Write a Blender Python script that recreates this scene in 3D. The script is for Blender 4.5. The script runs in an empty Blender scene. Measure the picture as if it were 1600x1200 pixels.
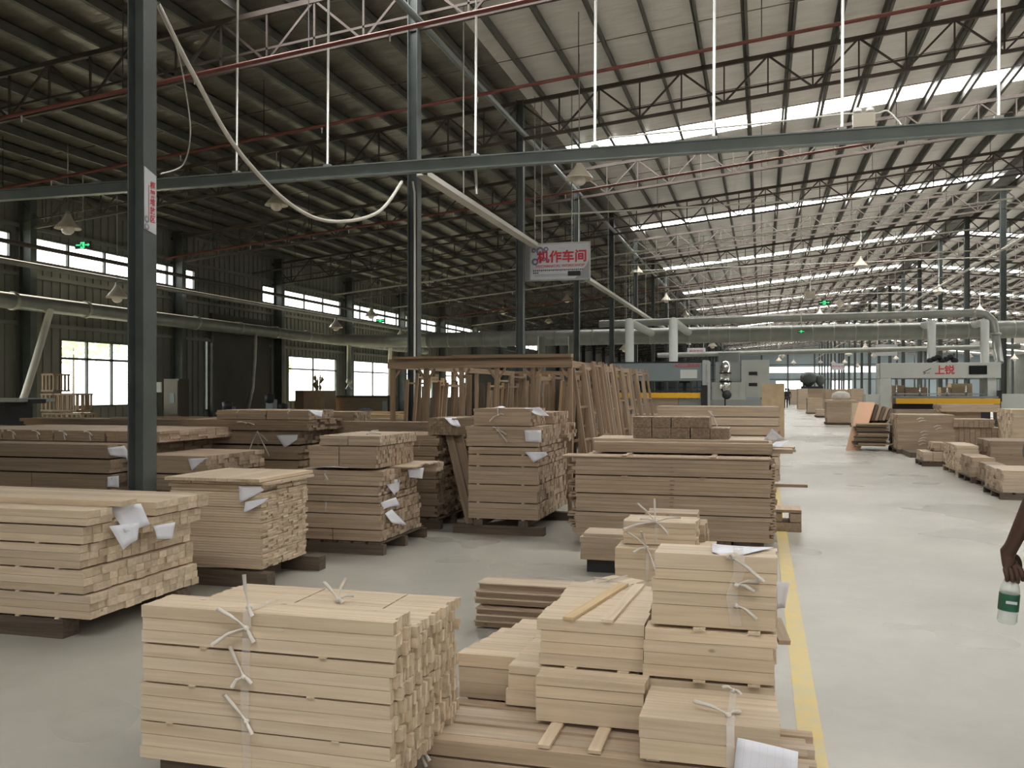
import bpy, math, random
from mathutils import Vector, Matrix
random.seed(7)
S = bpy.context.scene
COL = S.collection

# ------------------------------------------------------------------ camera, sky, sun, exposure
FPX = 1420.0                      # focal length in pixels of the 1600 px wide frame
YAW = math.atan(390 / FPX)        # the aisle runs along +Y; the camera looks a little to its left
CA, SA = math.cos(YAW), math.sin(YAW)
EYE = 1.55
cam_d = bpy.data.cameras.new('camera'); cam = bpy.data.objects.new('camera', cam_d); COL.objects.link(cam)
cam.location = (0, 0, EYE); cam.rotation_euler = (math.radians(90), 0, YAW)
cam_d.sensor_width = 36; cam_d.lens = 36 * FPX / 1600; cam_d.shift_y = 10 / 1600
cam_d.clip_start = 0.05; cam_d.clip_end = 600
S.camera = cam
S.view_settings.view_transform = 'Standard'; S.view_settings.look = 'None'
S.view_settings.gamma = 1; S.view_settings.use_curve_mapping = False
S.view_settings.exposure = 0.0
S.cycles.use_denoising = True
S.cycles.max_bounces = 8; S.cycles.diffuse_bounces = 6; S.cycles.glossy_bounces = 3
S.cycles.transparent_max_bounces = 12; S.cycles.sample_clamp_indirect = 6
W = bpy.data.worlds.new('overcast_sky'); S.world = W; W.use_nodes = True
bg = W.node_tree.nodes['Background']; bg.inputs[0].default_value = (1.0, 0.975, 0.93, 1); bg.inputs[1].default_value = 6.0
sun_d = bpy.data.lights.new('sun', 'SUN'); sun = bpy.data.objects.new('sun', sun_d); COL.objects.link(sun)
sun_d.energy = 26; sun_d.angle = 0.01; sun_d.color = (1.0, 0.86, 0.66)
sun.rotation_euler = Vector((-1.0, 0.95, 0.75)).to_track_quat('Z', 'Y').to_euler()
SKYLIGHT_GLOW = 18.0

def XY(px, D):                    # a column of the picture at depth D -> ground position
    xr = (px - 800) / FPX * D
    return xr * CA - D * SA, xr * SA + D * CA
def ZZ(py, D):
    return EYE - (py - 610) / FPX * D

# ------------------------------------------------------------------ materials
MATS = {}
def nmat(name):
    m = bpy.data.materials.new(name); m.use_nodes = True
    nt = m.node_tree; b = nt.nodes['Principled BSDF']
    MATS[name] = m
    return m, nt, b
def nd(nt, t, **kw):
    n = nt.nodes.new(t)
    for k, v in kw.items():
        if k in ('operation', 'blend_type', 'data_type', 'attribute_name', 'noise_dimensions', 'wave_type', 'bands_direction', 'feature'): setattr(n, k, v)
        else: n.inputs[k].default_value = v
    return n
def plain(name, col, rough=0.6, metal=0.0, var=0.0, nscale=8.0, bump=0.0, spec=0.4):
    m, nt, b = nmat(name)
    b.inputs['Roughness'].default_value = rough; b.inputs['Metallic'].default_value = metal
    b.inputs['Specular IOR Level'].default_value = spec
    b.inputs['Base Color'].default_value = (*col, 1)
    if var or bump:
        tc = nt.nodes.new('ShaderNodeTexCoord')
        n = nd(nt, 'ShaderNodeTexNoise', Scale=nscale, Detail=4.0)
        nt.links.new(tc.outputs['Object'], n.inputs['Vector'])
        if var:
            r = nt.nodes.new('ShaderNodeMapRange'); r.inputs[1].default_value = .3; r.inputs[2].default_value = .7
            r.inputs[3].default_value = 1 - var; r.inputs[4].default_value = 1 + var
            nt.links.new(n.outputs[0], r.inputs[0])
            h = nt.nodes.new('ShaderNodeHueSaturation'); h.inputs['Color'].default_value = (*col, 1)
            nt.links.new(r.outputs[0], h.inputs['Value']); nt.links.new(h.outputs[0], b.inputs['Base Color'])
        if bump:
            bp = nd(nt, 'ShaderNodeBump', Strength=bump, Distance=.02)
            nt.links.new(n.outputs[0], bp.inputs['Height']); nt.links.new(bp.outputs[0], b.inputs['Normal'])
    return m
def wood(name, light, dark, rough=0.62, contrast=1.0):
    """sawn boards: UV u runs along the board, v across; attribute tint = (board tone, end grain flag)"""
    m, nt, b = nmat(name); L = nt.links.new
    b.inputs['Roughness'].default_value = rough; b.inputs['Specular IOR Level'].default_value = .25
    uv = nt.nodes.new('ShaderNodeUVMap'); uv.uv_map = 'UVMap'
    at = nd(nt, 'ShaderNodeAttribute', attribute_name='tint')
    sep = nt.nodes.new('ShaderNodeSeparateColor'); L(at.outputs['Color'], sep.inputs[0])
    mp = nt.nodes.new('ShaderNodeMapping'); mp.inputs['Scale'].default_value = (1.6, 38, 1); L(uv.outputs[0], mp.inputs[0])
    n1 = nd(nt, 'ShaderNodeTexNoise', Scale=1.0, Detail=3.0, Roughness=.6, Distortion=.6); L(mp.outputs[0], n1.inputs['Vector'])
    mp2 = nt.nodes.new('ShaderNodeMapping'); mp2.inputs['Scale'].default_value = (5, 9, 1); L(uv.outputs[0], mp2.inputs[0])
    vk = nd(nt, 'ShaderNodeTexVoronoi', Scale=1.0); L(mp2.outputs[0], vk.inputs['Vector'])      # a few knots
    kr = nt.nodes.new('ShaderNodeMapRange'); kr.inputs[1].default_value = .03; kr.inputs[2].default_value = .10; kr.inputs[3].default_value = .55; kr.inputs[4].default_value = 1
    L(vk.outputs['Distance'], kr.inputs[0])
    ks = nd(nt, 'ShaderNodeMath', operation='GREATER_THAN'); ks.inputs[1].default_value = .82
    sc = nt.nodes.new('ShaderNodeSeparateColor'); L(vk.outputs['Color'], sc.inputs[0]); L(sc.outputs[0], ks.inputs[0])
    kmix = nt.nodes.new('ShaderNodeMix'); kmix.inputs[2].default_value = 1.0; L(ks.outputs[0], kmix.inputs[0]); L(kr.outputs[0], kmix.inputs[3])
    # end grain: mottled
    mp3 = nt.nodes.new('ShaderNodeMapping'); mp3.inputs['Scale'].default_value = (26, 34, 1); L(uv.outputs[0], mp3.inputs[0])
    n3 = nd(nt, 'ShaderNodeTexNoise', Scale=1.0, Detail=2.0); L(mp3.outputs[0], n3.inputs['Vector'])
    fm = nt.nodes.new('ShaderNodeMix'); L(sep.outputs[1], fm.inputs[0]); L(n1.outputs[0], fm.inputs[2]); L(n3.outputs[0], fm.inputs[3])
    r = nt.nodes.new('ShaderNodeMapRange'); r.inputs[1].default_value = .28; r.inputs[2].default_value = .72; L(fm.outputs[0], r.inputs[0])
    mx = nt.nodes.new('ShaderNodeMix'); mx.data_type = 'RGBA'
    mx.inputs[6].default_value = (*dark, 1); mx.inputs[7].default_value = (*light, 1); L(r.outputs[0], mx.inputs[0])
    tv = nt.nodes.new('ShaderNodeMapRange'); tv.inputs[3].default_value = 1 - .20 * contrast; tv.inputs[4].default_value = 1 + .13 * contrast; L(sep.outputs[0], tv.inputs[0])
    mu = nd(nt, 'ShaderNodeMath', operation='MULTIPLY'); L(tv.outputs[0], mu.inputs[0]); L(kmix.outputs[0], mu.inputs[1])
    sat = nt.nodes.new('ShaderNodeMapRange'); sat.inputs[3].default_value = 1.06; sat.inputs[4].default_value = .94; L(sep.outputs[2], sat.inputs[0])
    h = nt.nodes.new('ShaderNodeHueSaturation'); L(mx.outputs[2], h.inputs['Color']); L(mu.outputs[0], h.inputs['Value']); L(sat.outputs[0], h.inputs['Saturation'])
    er = nt.nodes.new('ShaderNodeMapRange'); er.inputs[3].default_value = .80; er.inputs[4].default_value = 1.16; L(sep.outputs[2], er.inputs[0])
    em = nt.nodes.new('ShaderNodeMix'); em.inputs[2].default_value = 1.0; L(sep.outputs[1], em.inputs[0]); L(er.outputs[0], em.inputs[3])
    h2 = nt.nodes.new('ShaderNodeHueSaturation'); L(h.outputs[0], h2.inputs['Color']); L(em.outputs[0], h2.inputs['Value'])
    L(h2.outputs[0], b.inputs['Base Color'])
    bp = nd(nt, 'ShaderNodeBump', Strength=.12, Distance=.004); L(n1.outputs[0], bp.inputs['Height']); L(bp.outputs[0], b.inputs['Normal'])
    return m
def emis(name, col, st):
    m, nt, b = nmat(name)
    b.inputs['Base Color'].default_value = (0, 0, 0, 1)
    b.inputs['Emission Color'].default_value = (*col, 1); b.inputs['Emission Strength'].default_value = st
    return m
def glassy(name, col, keep=.9, rough=.05):
    m, nt, b = nmat(name); L = nt.links.new
    tr = nt.nodes.new('ShaderNodeBsdfTransparent'); tr.inputs[0].default_value = (*col, 1)
    mix = nt.nodes.new('ShaderNodeMixShader'); mix.inputs[0].default_value = 1 - keep
    b.inputs['Roughness'].default_value = rough; b.inputs['Base Color'].default_value = (*col, 1)
    out = nt.nodes['Material Output']
    L(tr.outputs[0], mix.inputs[1]); L(b.outputs[0], mix.inputs[2]); L(mix.outputs[0], out.inputs[0])
    return m

wood('pine', (.68, .56, .42), (.52, .41, .29), contrast=.6)
wood('pine_grey', (.58, .47, .36), (.41, .32, .235), contrast=.7)
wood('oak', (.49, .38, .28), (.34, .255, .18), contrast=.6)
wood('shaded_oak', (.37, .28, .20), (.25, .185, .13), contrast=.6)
wood('old_timber', (.15, .115, .085), (.075, .058, .045))
wood('rack_timber', (.42, .31, .21), (.25, .175, .115))
wood('honey_board', (.60, .45, .26), (.48, .35, .19))
plain('column_paint', (.085, .098, .094), .5, .0, .18, 3)
plain('purlin_paint', (.13, .128, .115), .55, .2, .2, 2)
plain('truss_paint', (.085, .068, .058), .6, .1, .25, 2)
plain('beam_paint', (.22, .25, .245), .45, .1, .12, 2)
plain('galvanised', (.42, .42, .38), .42, .55, .15, 3)
plain('duct_grey', (.30, .31, .28), .42, .35, .12, 3)
plain('red_pipe', (.20, .07, .055), .45, 0, .15, 3)
plain('white_conduit', (.62, .60, .54), .5)
plain('rod_white', (.55, .56, .54), .45, .2)
plain('wall_panel', (.20, .20, .175), .6, .1, .12, 1.2)
plain('wall_dark', (.085, .082, .068), .7, 0, .12, 1.2)
plain('far_wall', (.33, .40, .44), .6, 0, .1, .4)
plain('machine_grey', (.36, .38, .37), .45, .05, .05, 2)
plain('machine_blue', (.19, .225, .235), .45, .05, .05, 2)
plain('machine_pale', (.52, .54, .51), .5, .05, .06, 2)
plain('yellow_steel', (.72, .40, .03), .45)
plain('black_steel', (.02, .02, .022), .5)
plain('chrome', (.7, .7, .68), .2, .95)
plain('screen_black', (.008, .012, .012), .15)
plain('paper', (.78, .79, .86), .75)
plain('enamel', (.66, .60, .50), .35)
plain('bulb', (.75, .70, .64), .15)
plain('sign_red', (.62, .03, .045), .5)
plain('sign_grey', (.33, .33, .36), .6)
plain('ink', (.06, .06, .07), .6)
plain('sign_board', (.62, .64, .68), .45, 0, .04, 4)
plain('sign_purple', (.22, .20, .33), .5)
plain('cardboard', (.50, .37, .26), .8, 0, .1, 4)
plain('plywood', (.58, .43, .27), .7, 0, .12, 5)
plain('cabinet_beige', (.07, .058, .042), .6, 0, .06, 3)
plain('peach_board', (.85, .55, .38), .6, 0, .05, 2)
plain('green_cap', (.03, .12, .07), .5)
plain('skin', (.085, .045, .032), .5, 0, .1, 12)
plain('dark_cloth', (.03, .032, .04), .9, 0, .2, 12)
plain('grey_cloth', (.13, .14, .15), .9, 0, .2, 12)
plain('hair', (.012, .01, .009), .6)
plain('white_cloth', (.6, .6, .6), .9)
plain('leaf', (.62, .68, .38), .6, 0, .35, 3)
plain('outside_ground', (.35, .36, .28), .9, 0, .2, .4)
plain('bag_white', (.62, .58, .52), .8, 0, .12, 8)
emis('exit_green', (.05, 1.0, .28), 1.3)
emis('skylight_sheet', (1.0, .985, .95), SKYLIGHT_GLOW)
glassy('pane_glass', (.95, .98, .97), .93)
glassy('strap_plastic', (.95, .93, .90), .74, .25)
glassy('bottle_plastic', (.95, .97, .96), .72, .08)

# floor: sealed pale grey concrete, worn, slightly glossy
m, nt, b = nmat('floor_concrete'); L = nt.links.new
tc = nt.nodes.new('ShaderNodeTexCoord')
n1 = nd(nt, 'ShaderNodeTexNoise', Scale=.45, Detail=6.0, Roughness=.6); L(tc.outputs['Object'], n1.inputs['Vector'])
n2 = nd(nt, 'ShaderNodeTexNoise', Scale=4.5, Detail=5.0, Roughness=.65, Distortion=.4); L(tc.outputs['Object'], n2.inputs['Vector'])
cr = nt.nodes.new('ShaderNodeValToRGB'); cr.color_ramp.elements[0].position = .3; cr.color_ramp.elements[1].position = .7
cr.color_ramp.elements[0].color = (.35, .34, .30, 1); cr.color_ramp.elements[1].color = (.45, .435, .385, 1); L(n1.outputs[0], cr.inputs[0])
mr = nt.nodes.new('ShaderNodeMapRange'); mr.inputs[1].default_value = .3; mr.inputs[2].default_value = .75; mr.inputs[3].default_value = .93; mr.inputs[4].default_value = 1.05; L(n2.outputs[0], mr.inputs[0])
hs = nt.nodes.new('ShaderNodeHueSaturation'); L(cr.outputs[0], hs.inputs['Color']); L(mr.outputs[0], hs.inputs['Value']); L(hs.outputs[0], b.inputs['Base Color'])
rr = nt.nodes.new('ShaderNodeMapRange'); rr.inputs[1].default_value = .35; rr.inputs[2].default_value = .65; rr.inputs[3].default_value = .26; rr.inputs[4].default_value = .38
n4 = nd(nt, 'ShaderNodeTexNoise', Scale=.6, Detail=2.0, Roughness=.4); L(tc.outputs['Object'], n4.inputs['Vector']); L(n4.outputs[0], rr.inputs[0]); L(rr.outputs[0], b.inputs['Roughness'])
b.inputs['Specular IOR Level'].default_value = .45
bp = nd(nt, 'ShaderNodeBump', Strength=.05, Distance=.01); L(n2.outputs[0], bp.inputs['Height']); L(bp.outputs[0], b.inputs['Normal'])
# yellow floor paint, scuffed
m, nt, b = nmat('yellow_paint'); L = nt.links.new
tc = nt.nodes.new('ShaderNodeTexCoord'); n2 = nd(nt, 'ShaderNodeTexNoise', Scale=5.0, Detail=6.0, Roughness=.7); L(tc.outputs['Object'], n2.inputs['Vector'])
cr = nt.nodes.new('ShaderNodeValToRGB'); cr.color_ramp.elements[0].position = .38; cr.color_ramp.elements[1].position = .62
cr.color_ramp.elements[0].color = (.55, .47, .24, 1); cr.color_ramp.elements[1].color = (.66, .48, .13, 1); L(n2.outputs[0], cr.inputs[0]); L(cr.outputs[0], b.inputs['Base Color']); b.inputs['Roughness'].default_value = .4
# foil faced roof insulation: crinkled, dull metallic, with blanket seams
m, nt, b = nmat('roof_foil'); L = nt.links.new
tc = nt.nodes.new('ShaderNodeTexCoord')
mp = nt.nodes.new('ShaderNodeMapping'); mp.inputs['Scale'].default_value = (1.2, 5, 1); L(tc.outputs['Object'], mp.inputs[0])
n1 = nd(nt, 'ShaderNodeTexNoise', Scale=1.0, Detail=5.0, Roughness=.6, Distortion=.5); L(mp.outputs[0], n1.inputs['Vector'])
cr = nt.nodes.new('ShaderNodeValToRGB'); cr.color_ramp.elements[0].position = .35; cr.color_ramp.elements[1].position = .7
cr.color_ramp.elements[0].color = (.78, .755, .71, 1); cr.color_ramp.elements[1].color = (.92, .895, .85, 1); L(n1.outputs[0], cr.inputs[0]); L(cr.outputs[0], b.inputs['Base Color'])
b.inputs['Metallic'].default_value = .3; b.inputs['Roughness'].default_value = .36
bp = nd(nt, 'ShaderNodeBump', Strength=.5, Distance=.06); L(n1.outputs[0], bp.inputs['Height']); L(bp.outputs[0], b.inputs['Normal'])
# browner roof foil, the shade over the window side span put into its colour
m, nt, b = nmat('shaded_roof_foil'); L = nt.links.new
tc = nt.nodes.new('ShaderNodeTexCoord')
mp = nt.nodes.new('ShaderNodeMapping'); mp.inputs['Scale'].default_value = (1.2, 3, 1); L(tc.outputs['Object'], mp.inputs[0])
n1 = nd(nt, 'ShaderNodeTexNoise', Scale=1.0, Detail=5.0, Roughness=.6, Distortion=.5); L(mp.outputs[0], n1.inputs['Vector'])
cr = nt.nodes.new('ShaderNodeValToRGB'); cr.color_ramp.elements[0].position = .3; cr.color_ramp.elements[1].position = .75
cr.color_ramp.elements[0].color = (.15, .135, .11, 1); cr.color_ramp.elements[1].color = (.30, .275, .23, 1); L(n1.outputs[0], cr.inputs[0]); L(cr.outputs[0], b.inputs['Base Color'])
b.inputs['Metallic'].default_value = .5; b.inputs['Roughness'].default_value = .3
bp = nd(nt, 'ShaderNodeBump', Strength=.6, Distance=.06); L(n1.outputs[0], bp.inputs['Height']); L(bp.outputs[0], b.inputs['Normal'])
# printed form paper: faint ruled table on pale paper
m, nt, b = nmat('form_paper'); L = nt.links.new
uv = nt.nodes.new('ShaderNodeUVMap'); uv.uv_map = 'UVMap'
br = nt.nodes.new('ShaderNodeTexBrick'); br.offset = 0; br.inputs['Scale'].default_value = 60
br.inputs['Color1'].default_value = (.78, .79, .87, 1); br.inputs['Color2'].default_value = (.78, .79, .87, 1); br.inputs['Mortar'].default_value = (.45, .46, .58, 1)
br.inputs['Mortar Size'].default_value = .012; br.inputs['Brick Width'].default_value = 1.6; br.inputs['Row Height'].default_value = .6
L(uv.outputs[0], br.inputs['Vector']); L(br.outputs[0], b.inputs['Base Color']); b.inputs['Roughness'].default_value = .75

# ------------------------------------------------------------------ mesh helpers
WSET = set()                      # things whose parts are given in hall coordinates
class MB:
    """collects boxes, bars, tubes and lathes and links them as ONE mesh object"""
    def __init__(s): s.v = []; s.f = []; s.uv = []; s.c = []; s.smooth = []
    def box(s, x0, x1, y0, y1, z0, z1, ax=0, tint=None, M=None, end=True):
        k = len(s.v)
        t = random.random() if tint is None else tint; t2 = random.random(); ou, ov = random.random() * 40, random.random() * 40
        P = [(x, y, z) for x in (x0, x1) for y in (y0, y1) for z in (z0, z1)]
        s.v += [tuple(M @ Vector(p)) for p in P] if M is not None else P
        F = (((0, 1, 3, 2), 0), ((4, 6, 7, 5), 0), ((0, 4, 5, 1), 1), ((2, 3, 7, 6), 1), ((0, 2, 6, 4), 2), ((1, 5, 7, 3), 2))
        for f, nax in F:
            s.f.append(tuple(k + i for i in f)); s.smooth.append(False)
            if nax == ax: a, c2, e = (ax + 1) % 3, (ax + 2) % 3, 1.0
            else: a, c2, e = ax, 3 - ax - nax, 0.0
            for i in f:
                s.uv.append((P[i][a] + ou, P[i][c2] + ov + nax * 1.7)); s.c.append((t, e if end else 0, t2, 1))
        return s
    def poly(s, vs, fs, smooth=False, tint=None, uvs=None):
        k = len(s.v); s.v += [tuple(v) for v in vs]; t = random.random() if tint is None else tint
        for f in fs:
            s.f.append(tuple(k + i for i in f)); s.smooth.append(smooth)
            for i in f: s.uv.append(uvs[i] if uvs else (vs[i][0], vs[i][2])); s.c.append((t, 0, .5, 1))
        return s
    def bar(s, p, q, w, h=None, ax_up=(0, 0, 1), tint=None):
        """rectangular bar from p to q, w wide and h deep"""
        h = w if h is None else h; p, q = Vector(p), Vector(q); d = q - p; Ln = d.length; d.normalize()
        up = Vector(ax_up)
        if abs(d.dot(up)) > .98: up = Vector((0, 1, 0))
        sd = d.cross(up).normalized(); up = sd.cross(d).normalized()
        M = Matrix((( d.x, sd.x, up.x, p.x), (d.y, sd.y, up.y, p.y), (d.z, sd.z, up.z, p.z), (0, 0, 0, 1)))
        return s.box(0, Ln, -w / 2, w / 2, -h / 2, h / 2, 0, tint, M)
    def tube(s, pts, r, n=8, caps=True):
        pts = [Vector(p) for p in pts]; rs = r if isinstance(r, (list, tuple)) else [r] * len(pts); vs = []; fs = []; up0 = None
        for i, p in enumerate(pts):
            d = (pts[min(i + 1, len(pts) - 1)] - pts[max(i - 1, 0)]).normalized()
            if up0 is None: up0 = Vector((0, 0, 1)) if abs(d.z) < .9 else Vector((0, 1, 0))
            a = d.cross(up0).normalized(); b2 = a.cross(d).normalized(); up0 = b2
            for j in range(n):
                t = 2 * math.pi * j / n; vs.append(p + (a * math.cos(t) + b2 * math.sin(t)) * rs[i])
        for i in range(len(pts) - 1):
            for j in range(n):
                j2 = (j + 1) % n; fs.append((i * n + j, i * n + j2, (i + 1) * n + j2, (i + 1) * n + j))
        if caps: fs.append(tuple(range(n))); fs.append(tuple(len(vs) - 1 - j for j in range(n)))
        return s.poly(vs, fs, True)
    def lathe(s, prof, c=(0, 0, 0), n=16, M=None):
        vs = []; fs = []
        for (r, z) in prof:
            for j in range(n):
                t = 2 * math.pi * j / n; v = Vector((r * math.cos(t), r * math.sin(t), z))
                v = (M @ v) if M is not None else v
                vs.append(v + Vector(c))
        for i in range(len(prof) - 1):
            for j in range(n):
                j2 = (j + 1) % n; fs.append((i * n + j, i * n + j2, (i + 1) * n + j2, (i + 1) * n + j))
        return s.poly(vs, fs, True)
    def ribbon(s, pts, w, side=(1, 0, 0)):
        """flat tape along pts, w wide across `side`"""
        sd = Vector(side).normalized() * (w / 2); vs = []; fs = []
        for p in pts: vs += [Vector(p) - sd, Vector(p) + sd]
        for i in range(len(pts) - 1): fs.append((2 * i, 2 * i + 1, 2 * i + 3, 2 * i + 2))
        return s.poly(vs, fs, True)
    def build(s, name, mat, parent=None, kind=None, loc=None):
        me = bpy.data.meshes.new(name); me.from_pydata(s.v, [], s.f)
        me.polygons.foreach_set('use_smooth', s.smooth)
        uvl = me.uv_layers.new(name='UVMap'); uvl.data.foreach_set('uv', [a for u in s.uv for a in u])
        ca = me.color_attributes.new('tint', 'FLOAT_COLOR', 'CORNER'); ca.data.foreach_set('color', [a for c in s.c for a in c])
        me.materials.append(MATS[mat])
        o = bpy.data.objects.new(name, me); COL.objects.link(o)
        if parent is not None:
            o.parent = parent
            if parent.name in WSET: o.matrix_parent_inverse = Matrix.Translation(-parent.location)
        if kind: o['kind'] = kind
        if loc: o.location = loc
        return o
# world coordinates of children: every Empty below keeps its parts in its own local space
def thing(name, label, cat, loc=(0, 0, 0), rz=0.0, group=None):
    o = bpy.data.objects.new(name, None); COL.objects.link(o); o.empty_display_size = .1
    o.location = loc; o.rotation_euler = (0, 0, rz); o['label'] = label; o['category'] = cat
    if group: o['group'] = group
    return o
def wthing(name, label, cat, loc=(0, 0, 0), group=None):
    o = thing(name, label, cat, loc, 0, group); WSET.add(o.name); return o
def tag(o, label, cat, group=None):
    o['label'] = label; o['category'] = cat
    if group: o['group'] = group
    return o
def struct(o):
    o['kind'] = 'structure'; return o
def sempty(name, loc=(0, 0, 0)):
    o = bpy.data.objects.new(name, None); COL.objects.link(o); o.location = loc; o['kind'] = 'structure'; return o
def copy_tree(o, parent=None):
    c = o.copy(); COL.objects.link(c); c.parent = parent
    for ch in o.children: copy_tree(ch, c)
    return c

# ------------------------------------------------------------------ the building
BAY = 6.0; Y0 = 6.32; XL, XC, XR, XE = -17.6, -4.85, 8.4, 34.4
YB, YF = -26.0, 150.0
SLOPE = .102; ZR = 9.15
def roofz(x): return ZR - SLOPE * abs(x - XR)
SKY_Y = [23.4 + 12 * k for k in range(-4, 11)]
SKW = 1.1; XLS = XC - 2.6

struct(MB().box(XL - .3, XE + .3, YB, YF, -.25, 0, 1).build('floor', 'floor_concrete'))
struct(MB().box(.155, .265, -2, 60, 0, .004, 1).build('trim_1', 'yellow_paint'))        # the painted aisle line

# roof sheets between the skylights
def slab(mb, xa, xb, ya, yb):
    za, zb = roofz(xa), roofz(xb); t = .05
    vs = [(xa, ya, za), (xb, ya, zb), (xb, yb, zb), (xa, yb, za), (xa, ya, za + t), (xb, ya, zb + t), (xb, yb, zb + t), (xa, yb, za + t)]
    mb.poly(vs, [(0, 3, 2, 1), (4, 5, 6, 7), (0, 1, 5, 4), (1, 2, 6, 5), (2, 3, 7, 6), (3, 0, 4, 7)])
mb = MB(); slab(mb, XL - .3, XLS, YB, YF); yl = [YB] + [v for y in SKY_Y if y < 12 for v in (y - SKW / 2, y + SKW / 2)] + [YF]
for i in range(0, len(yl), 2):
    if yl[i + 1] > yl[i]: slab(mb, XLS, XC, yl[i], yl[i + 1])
ceiling_shaded = struct(mb.build('ceiling', 'shaded_roof_foil')); mb = MB()
ys = [YB] + [v for y in SKY_Y for v in (y - SKW / 2, y + SKW / 2)] + [YF]
for i in range(0, len(ys), 2):
    if ys[i + 1] > ys[i]:
        slab(mb, XC, XR, ys[i], ys[i + 1]); slab(mb, XR, XE + .3, ys[i], ys[i + 1])
ceiling = struct(mb.build('ceiling', 'roof_foil'))
wn = 0
for y in SKY_Y:
    for xa, xb in ((XC, XR - .15), (XR + .15, XE + .3)) + (((XLS, XC),) if y < 12 else ()):  # window side strips are added, unseen skylights that brighten floor and stacks
        wn += 1; mb = MB(); za, zb = roofz(xa) + .02, roofz(xb) + .02
        mb.poly([(xa, y - SKW / 2, za), (xb, y - SKW / 2, zb), (xb, y + SKW / 2, zb), (xa, y + SKW / 2, za)], [(0, 3, 2, 1)])
        struct(mb.build('window_%d' % wn, 'skylight_sheet'))
for x in (XR,):                                                       # ridge flashing
    struct(MB().box(XR - .3, XR + .3, YB, YF, ZR - .06, ZR - .03, 1).build('trim_2', 'purlin_paint', ceiling))
# purlins: cold formed sections running along the hall
npl = 16; dx = (XR - XC) / npl
xs = [XC + dx * (i + .5) for i in range(npl)] + [XC - dx * (i + .5) for i in range(15)] + [XR + dx * (i + .5) for i in range(20)]
for x in xs:
    z = roofz(x); mb = MB()
    mb.box(x - .006, x + .006, YB, YF, z - .20, z - .004, 1); mb.box(x - .006, x + .06, YB, YF, z - .2, z - .19, 1); mb.box(x - .06, x + .006, YB, YF, z - .016, z - .004, 1)
    mb.build('purlin', 'purlin_paint', ceiling)

for y in [Y0 + BAY * (n + .5) for n in range(-1, 20)]:                 # thin sag rods between the purlins
    for dy in (-1.0, 1.0): MB().tube([(XL + .5, y + dy, roofz(XL + .5) - .13), (XR, y + dy, ZR - .13)], .009, 5).build('sag_rod', 'truss_paint', ceiling)

# roof trusses, one on each bay line; the near ones with every brace a part
def truss_half(root, y, xa, xb, split):
    n = max(2, round(abs(xb - xa) / 1.656)); st = (xb - xa) / n
    zt = lambda x: roofz(x) - .26; zb = lambda x: roofz(x) - 1.02
    web = MB()
    for i in range(n):
        x0, xm, x1 = xa + st * i, xa + st * (i + .5), xa + st * (i + 1)
        segs = [((x0, y, zt(x0)), (xm, y, zb(xm))), ((xm, y, zb(xm)), (x1, y, zt(x1)))]
        post = [((xm, y, zb(xm)), (xm, y, zt(xm)))] + ([((x1, y, zb(x1)), (x1, y, zt(x1)))] if i < n - 1 else [])
        for p, q in segs:
            if split: MB().bar(p, q, .035, .035).build('brace', 'truss_paint', root)
            else: web.bar(p, q, .035, .035)
        for p, q in post:
            if split: MB().bar(p, q, .03, .03).build('post', 'truss_paint', root)
            else: web.bar(p, q, .03, .03)
    if not split: web.build('web', 'truss_paint', root, 'stuff')
    MB().bar((xa, y, zt(xa)), (xb, y, zt(xb)), .07, .08).build('top_chord', 'truss_paint', root)
    mb = MB(); mb.bar((xa, y, zb(xa)), (xb, y, zb(xb)), .06, .06); mb.bar((xa, y, zb(xa) + .2), (xb, y, zb(xb) + .2), .03, .035)
    mb.build('bottom_chord', 'truss_paint', root)
for n in range(-2, 24):
    y = Y0 + BAY * n
    t = sempty('roof_truss'); near = 1 <= n <= 4
    truss_half(t, y, XC, XR, near); truss_half(t, y, XL, XC, 1 <= n <= 5); truss_half(t, y, XR, XR + 13.25, False)

# H section columns
def hcol(x, y, top, w=.15, d=.165, rot=False):
    mb = MB()
    if not rot:
        mb.box(x - w / 2, x - w / 2 + .012, y - d / 2, y + d / 2, 0, top, 2); mb.box(x + w / 2 - .012, x + w / 2, y - d / 2, y + d / 2, 0, top, 2)
        mb.box(x - w / 2 + .012, x + w / 2 - .012, y - .005, y + .005, 0, top, 2)
    else:
        mb.box(x - d / 2, x + d / 2, y - w / 2, y - w / 2 + .012, 0, top, 2); mb.box(x - d / 2, x + d / 2, y + w / 2 - .012, y + w / 2, 0, top, 2)
        mb.box(x - .005, x + .005, y - w / 2 + .012, y + w / 2 - .012, 0, top, 2)
    mb.box(x - .14, x + .14, y - .14, y + .14, 0, .014, 2)
    return struct(mb.build('steel_column', 'column_paint'))
for n in range(-2, 24):
    y = Y0 + BAY * n
    hcol(XC, y, roofz(XC) - .2); hcol(XR, y, roofz(XR) - .25, .2, .2)
    hcol(XL + .28, y, roofz(XL) - .05, .34, .2)
    if n > 2: hcol(XR + 13.25, y, roofz(XR + 13.25) - .2, .2, .2)
# wind ties high along the left column row (round pipe at eaves height of the row)
struct(MB().tube([(XC + .1, -6, 6.86), (XC + .1, YF, 6.86)], .05, 8).build('trim_3', 'beam_paint'))
struct(MB().tube([(XR - .25, 0, 6.5), (XR - .25, YF, 6.5)], .045, 8).build('trim_4', 'white_conduit'))

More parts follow.
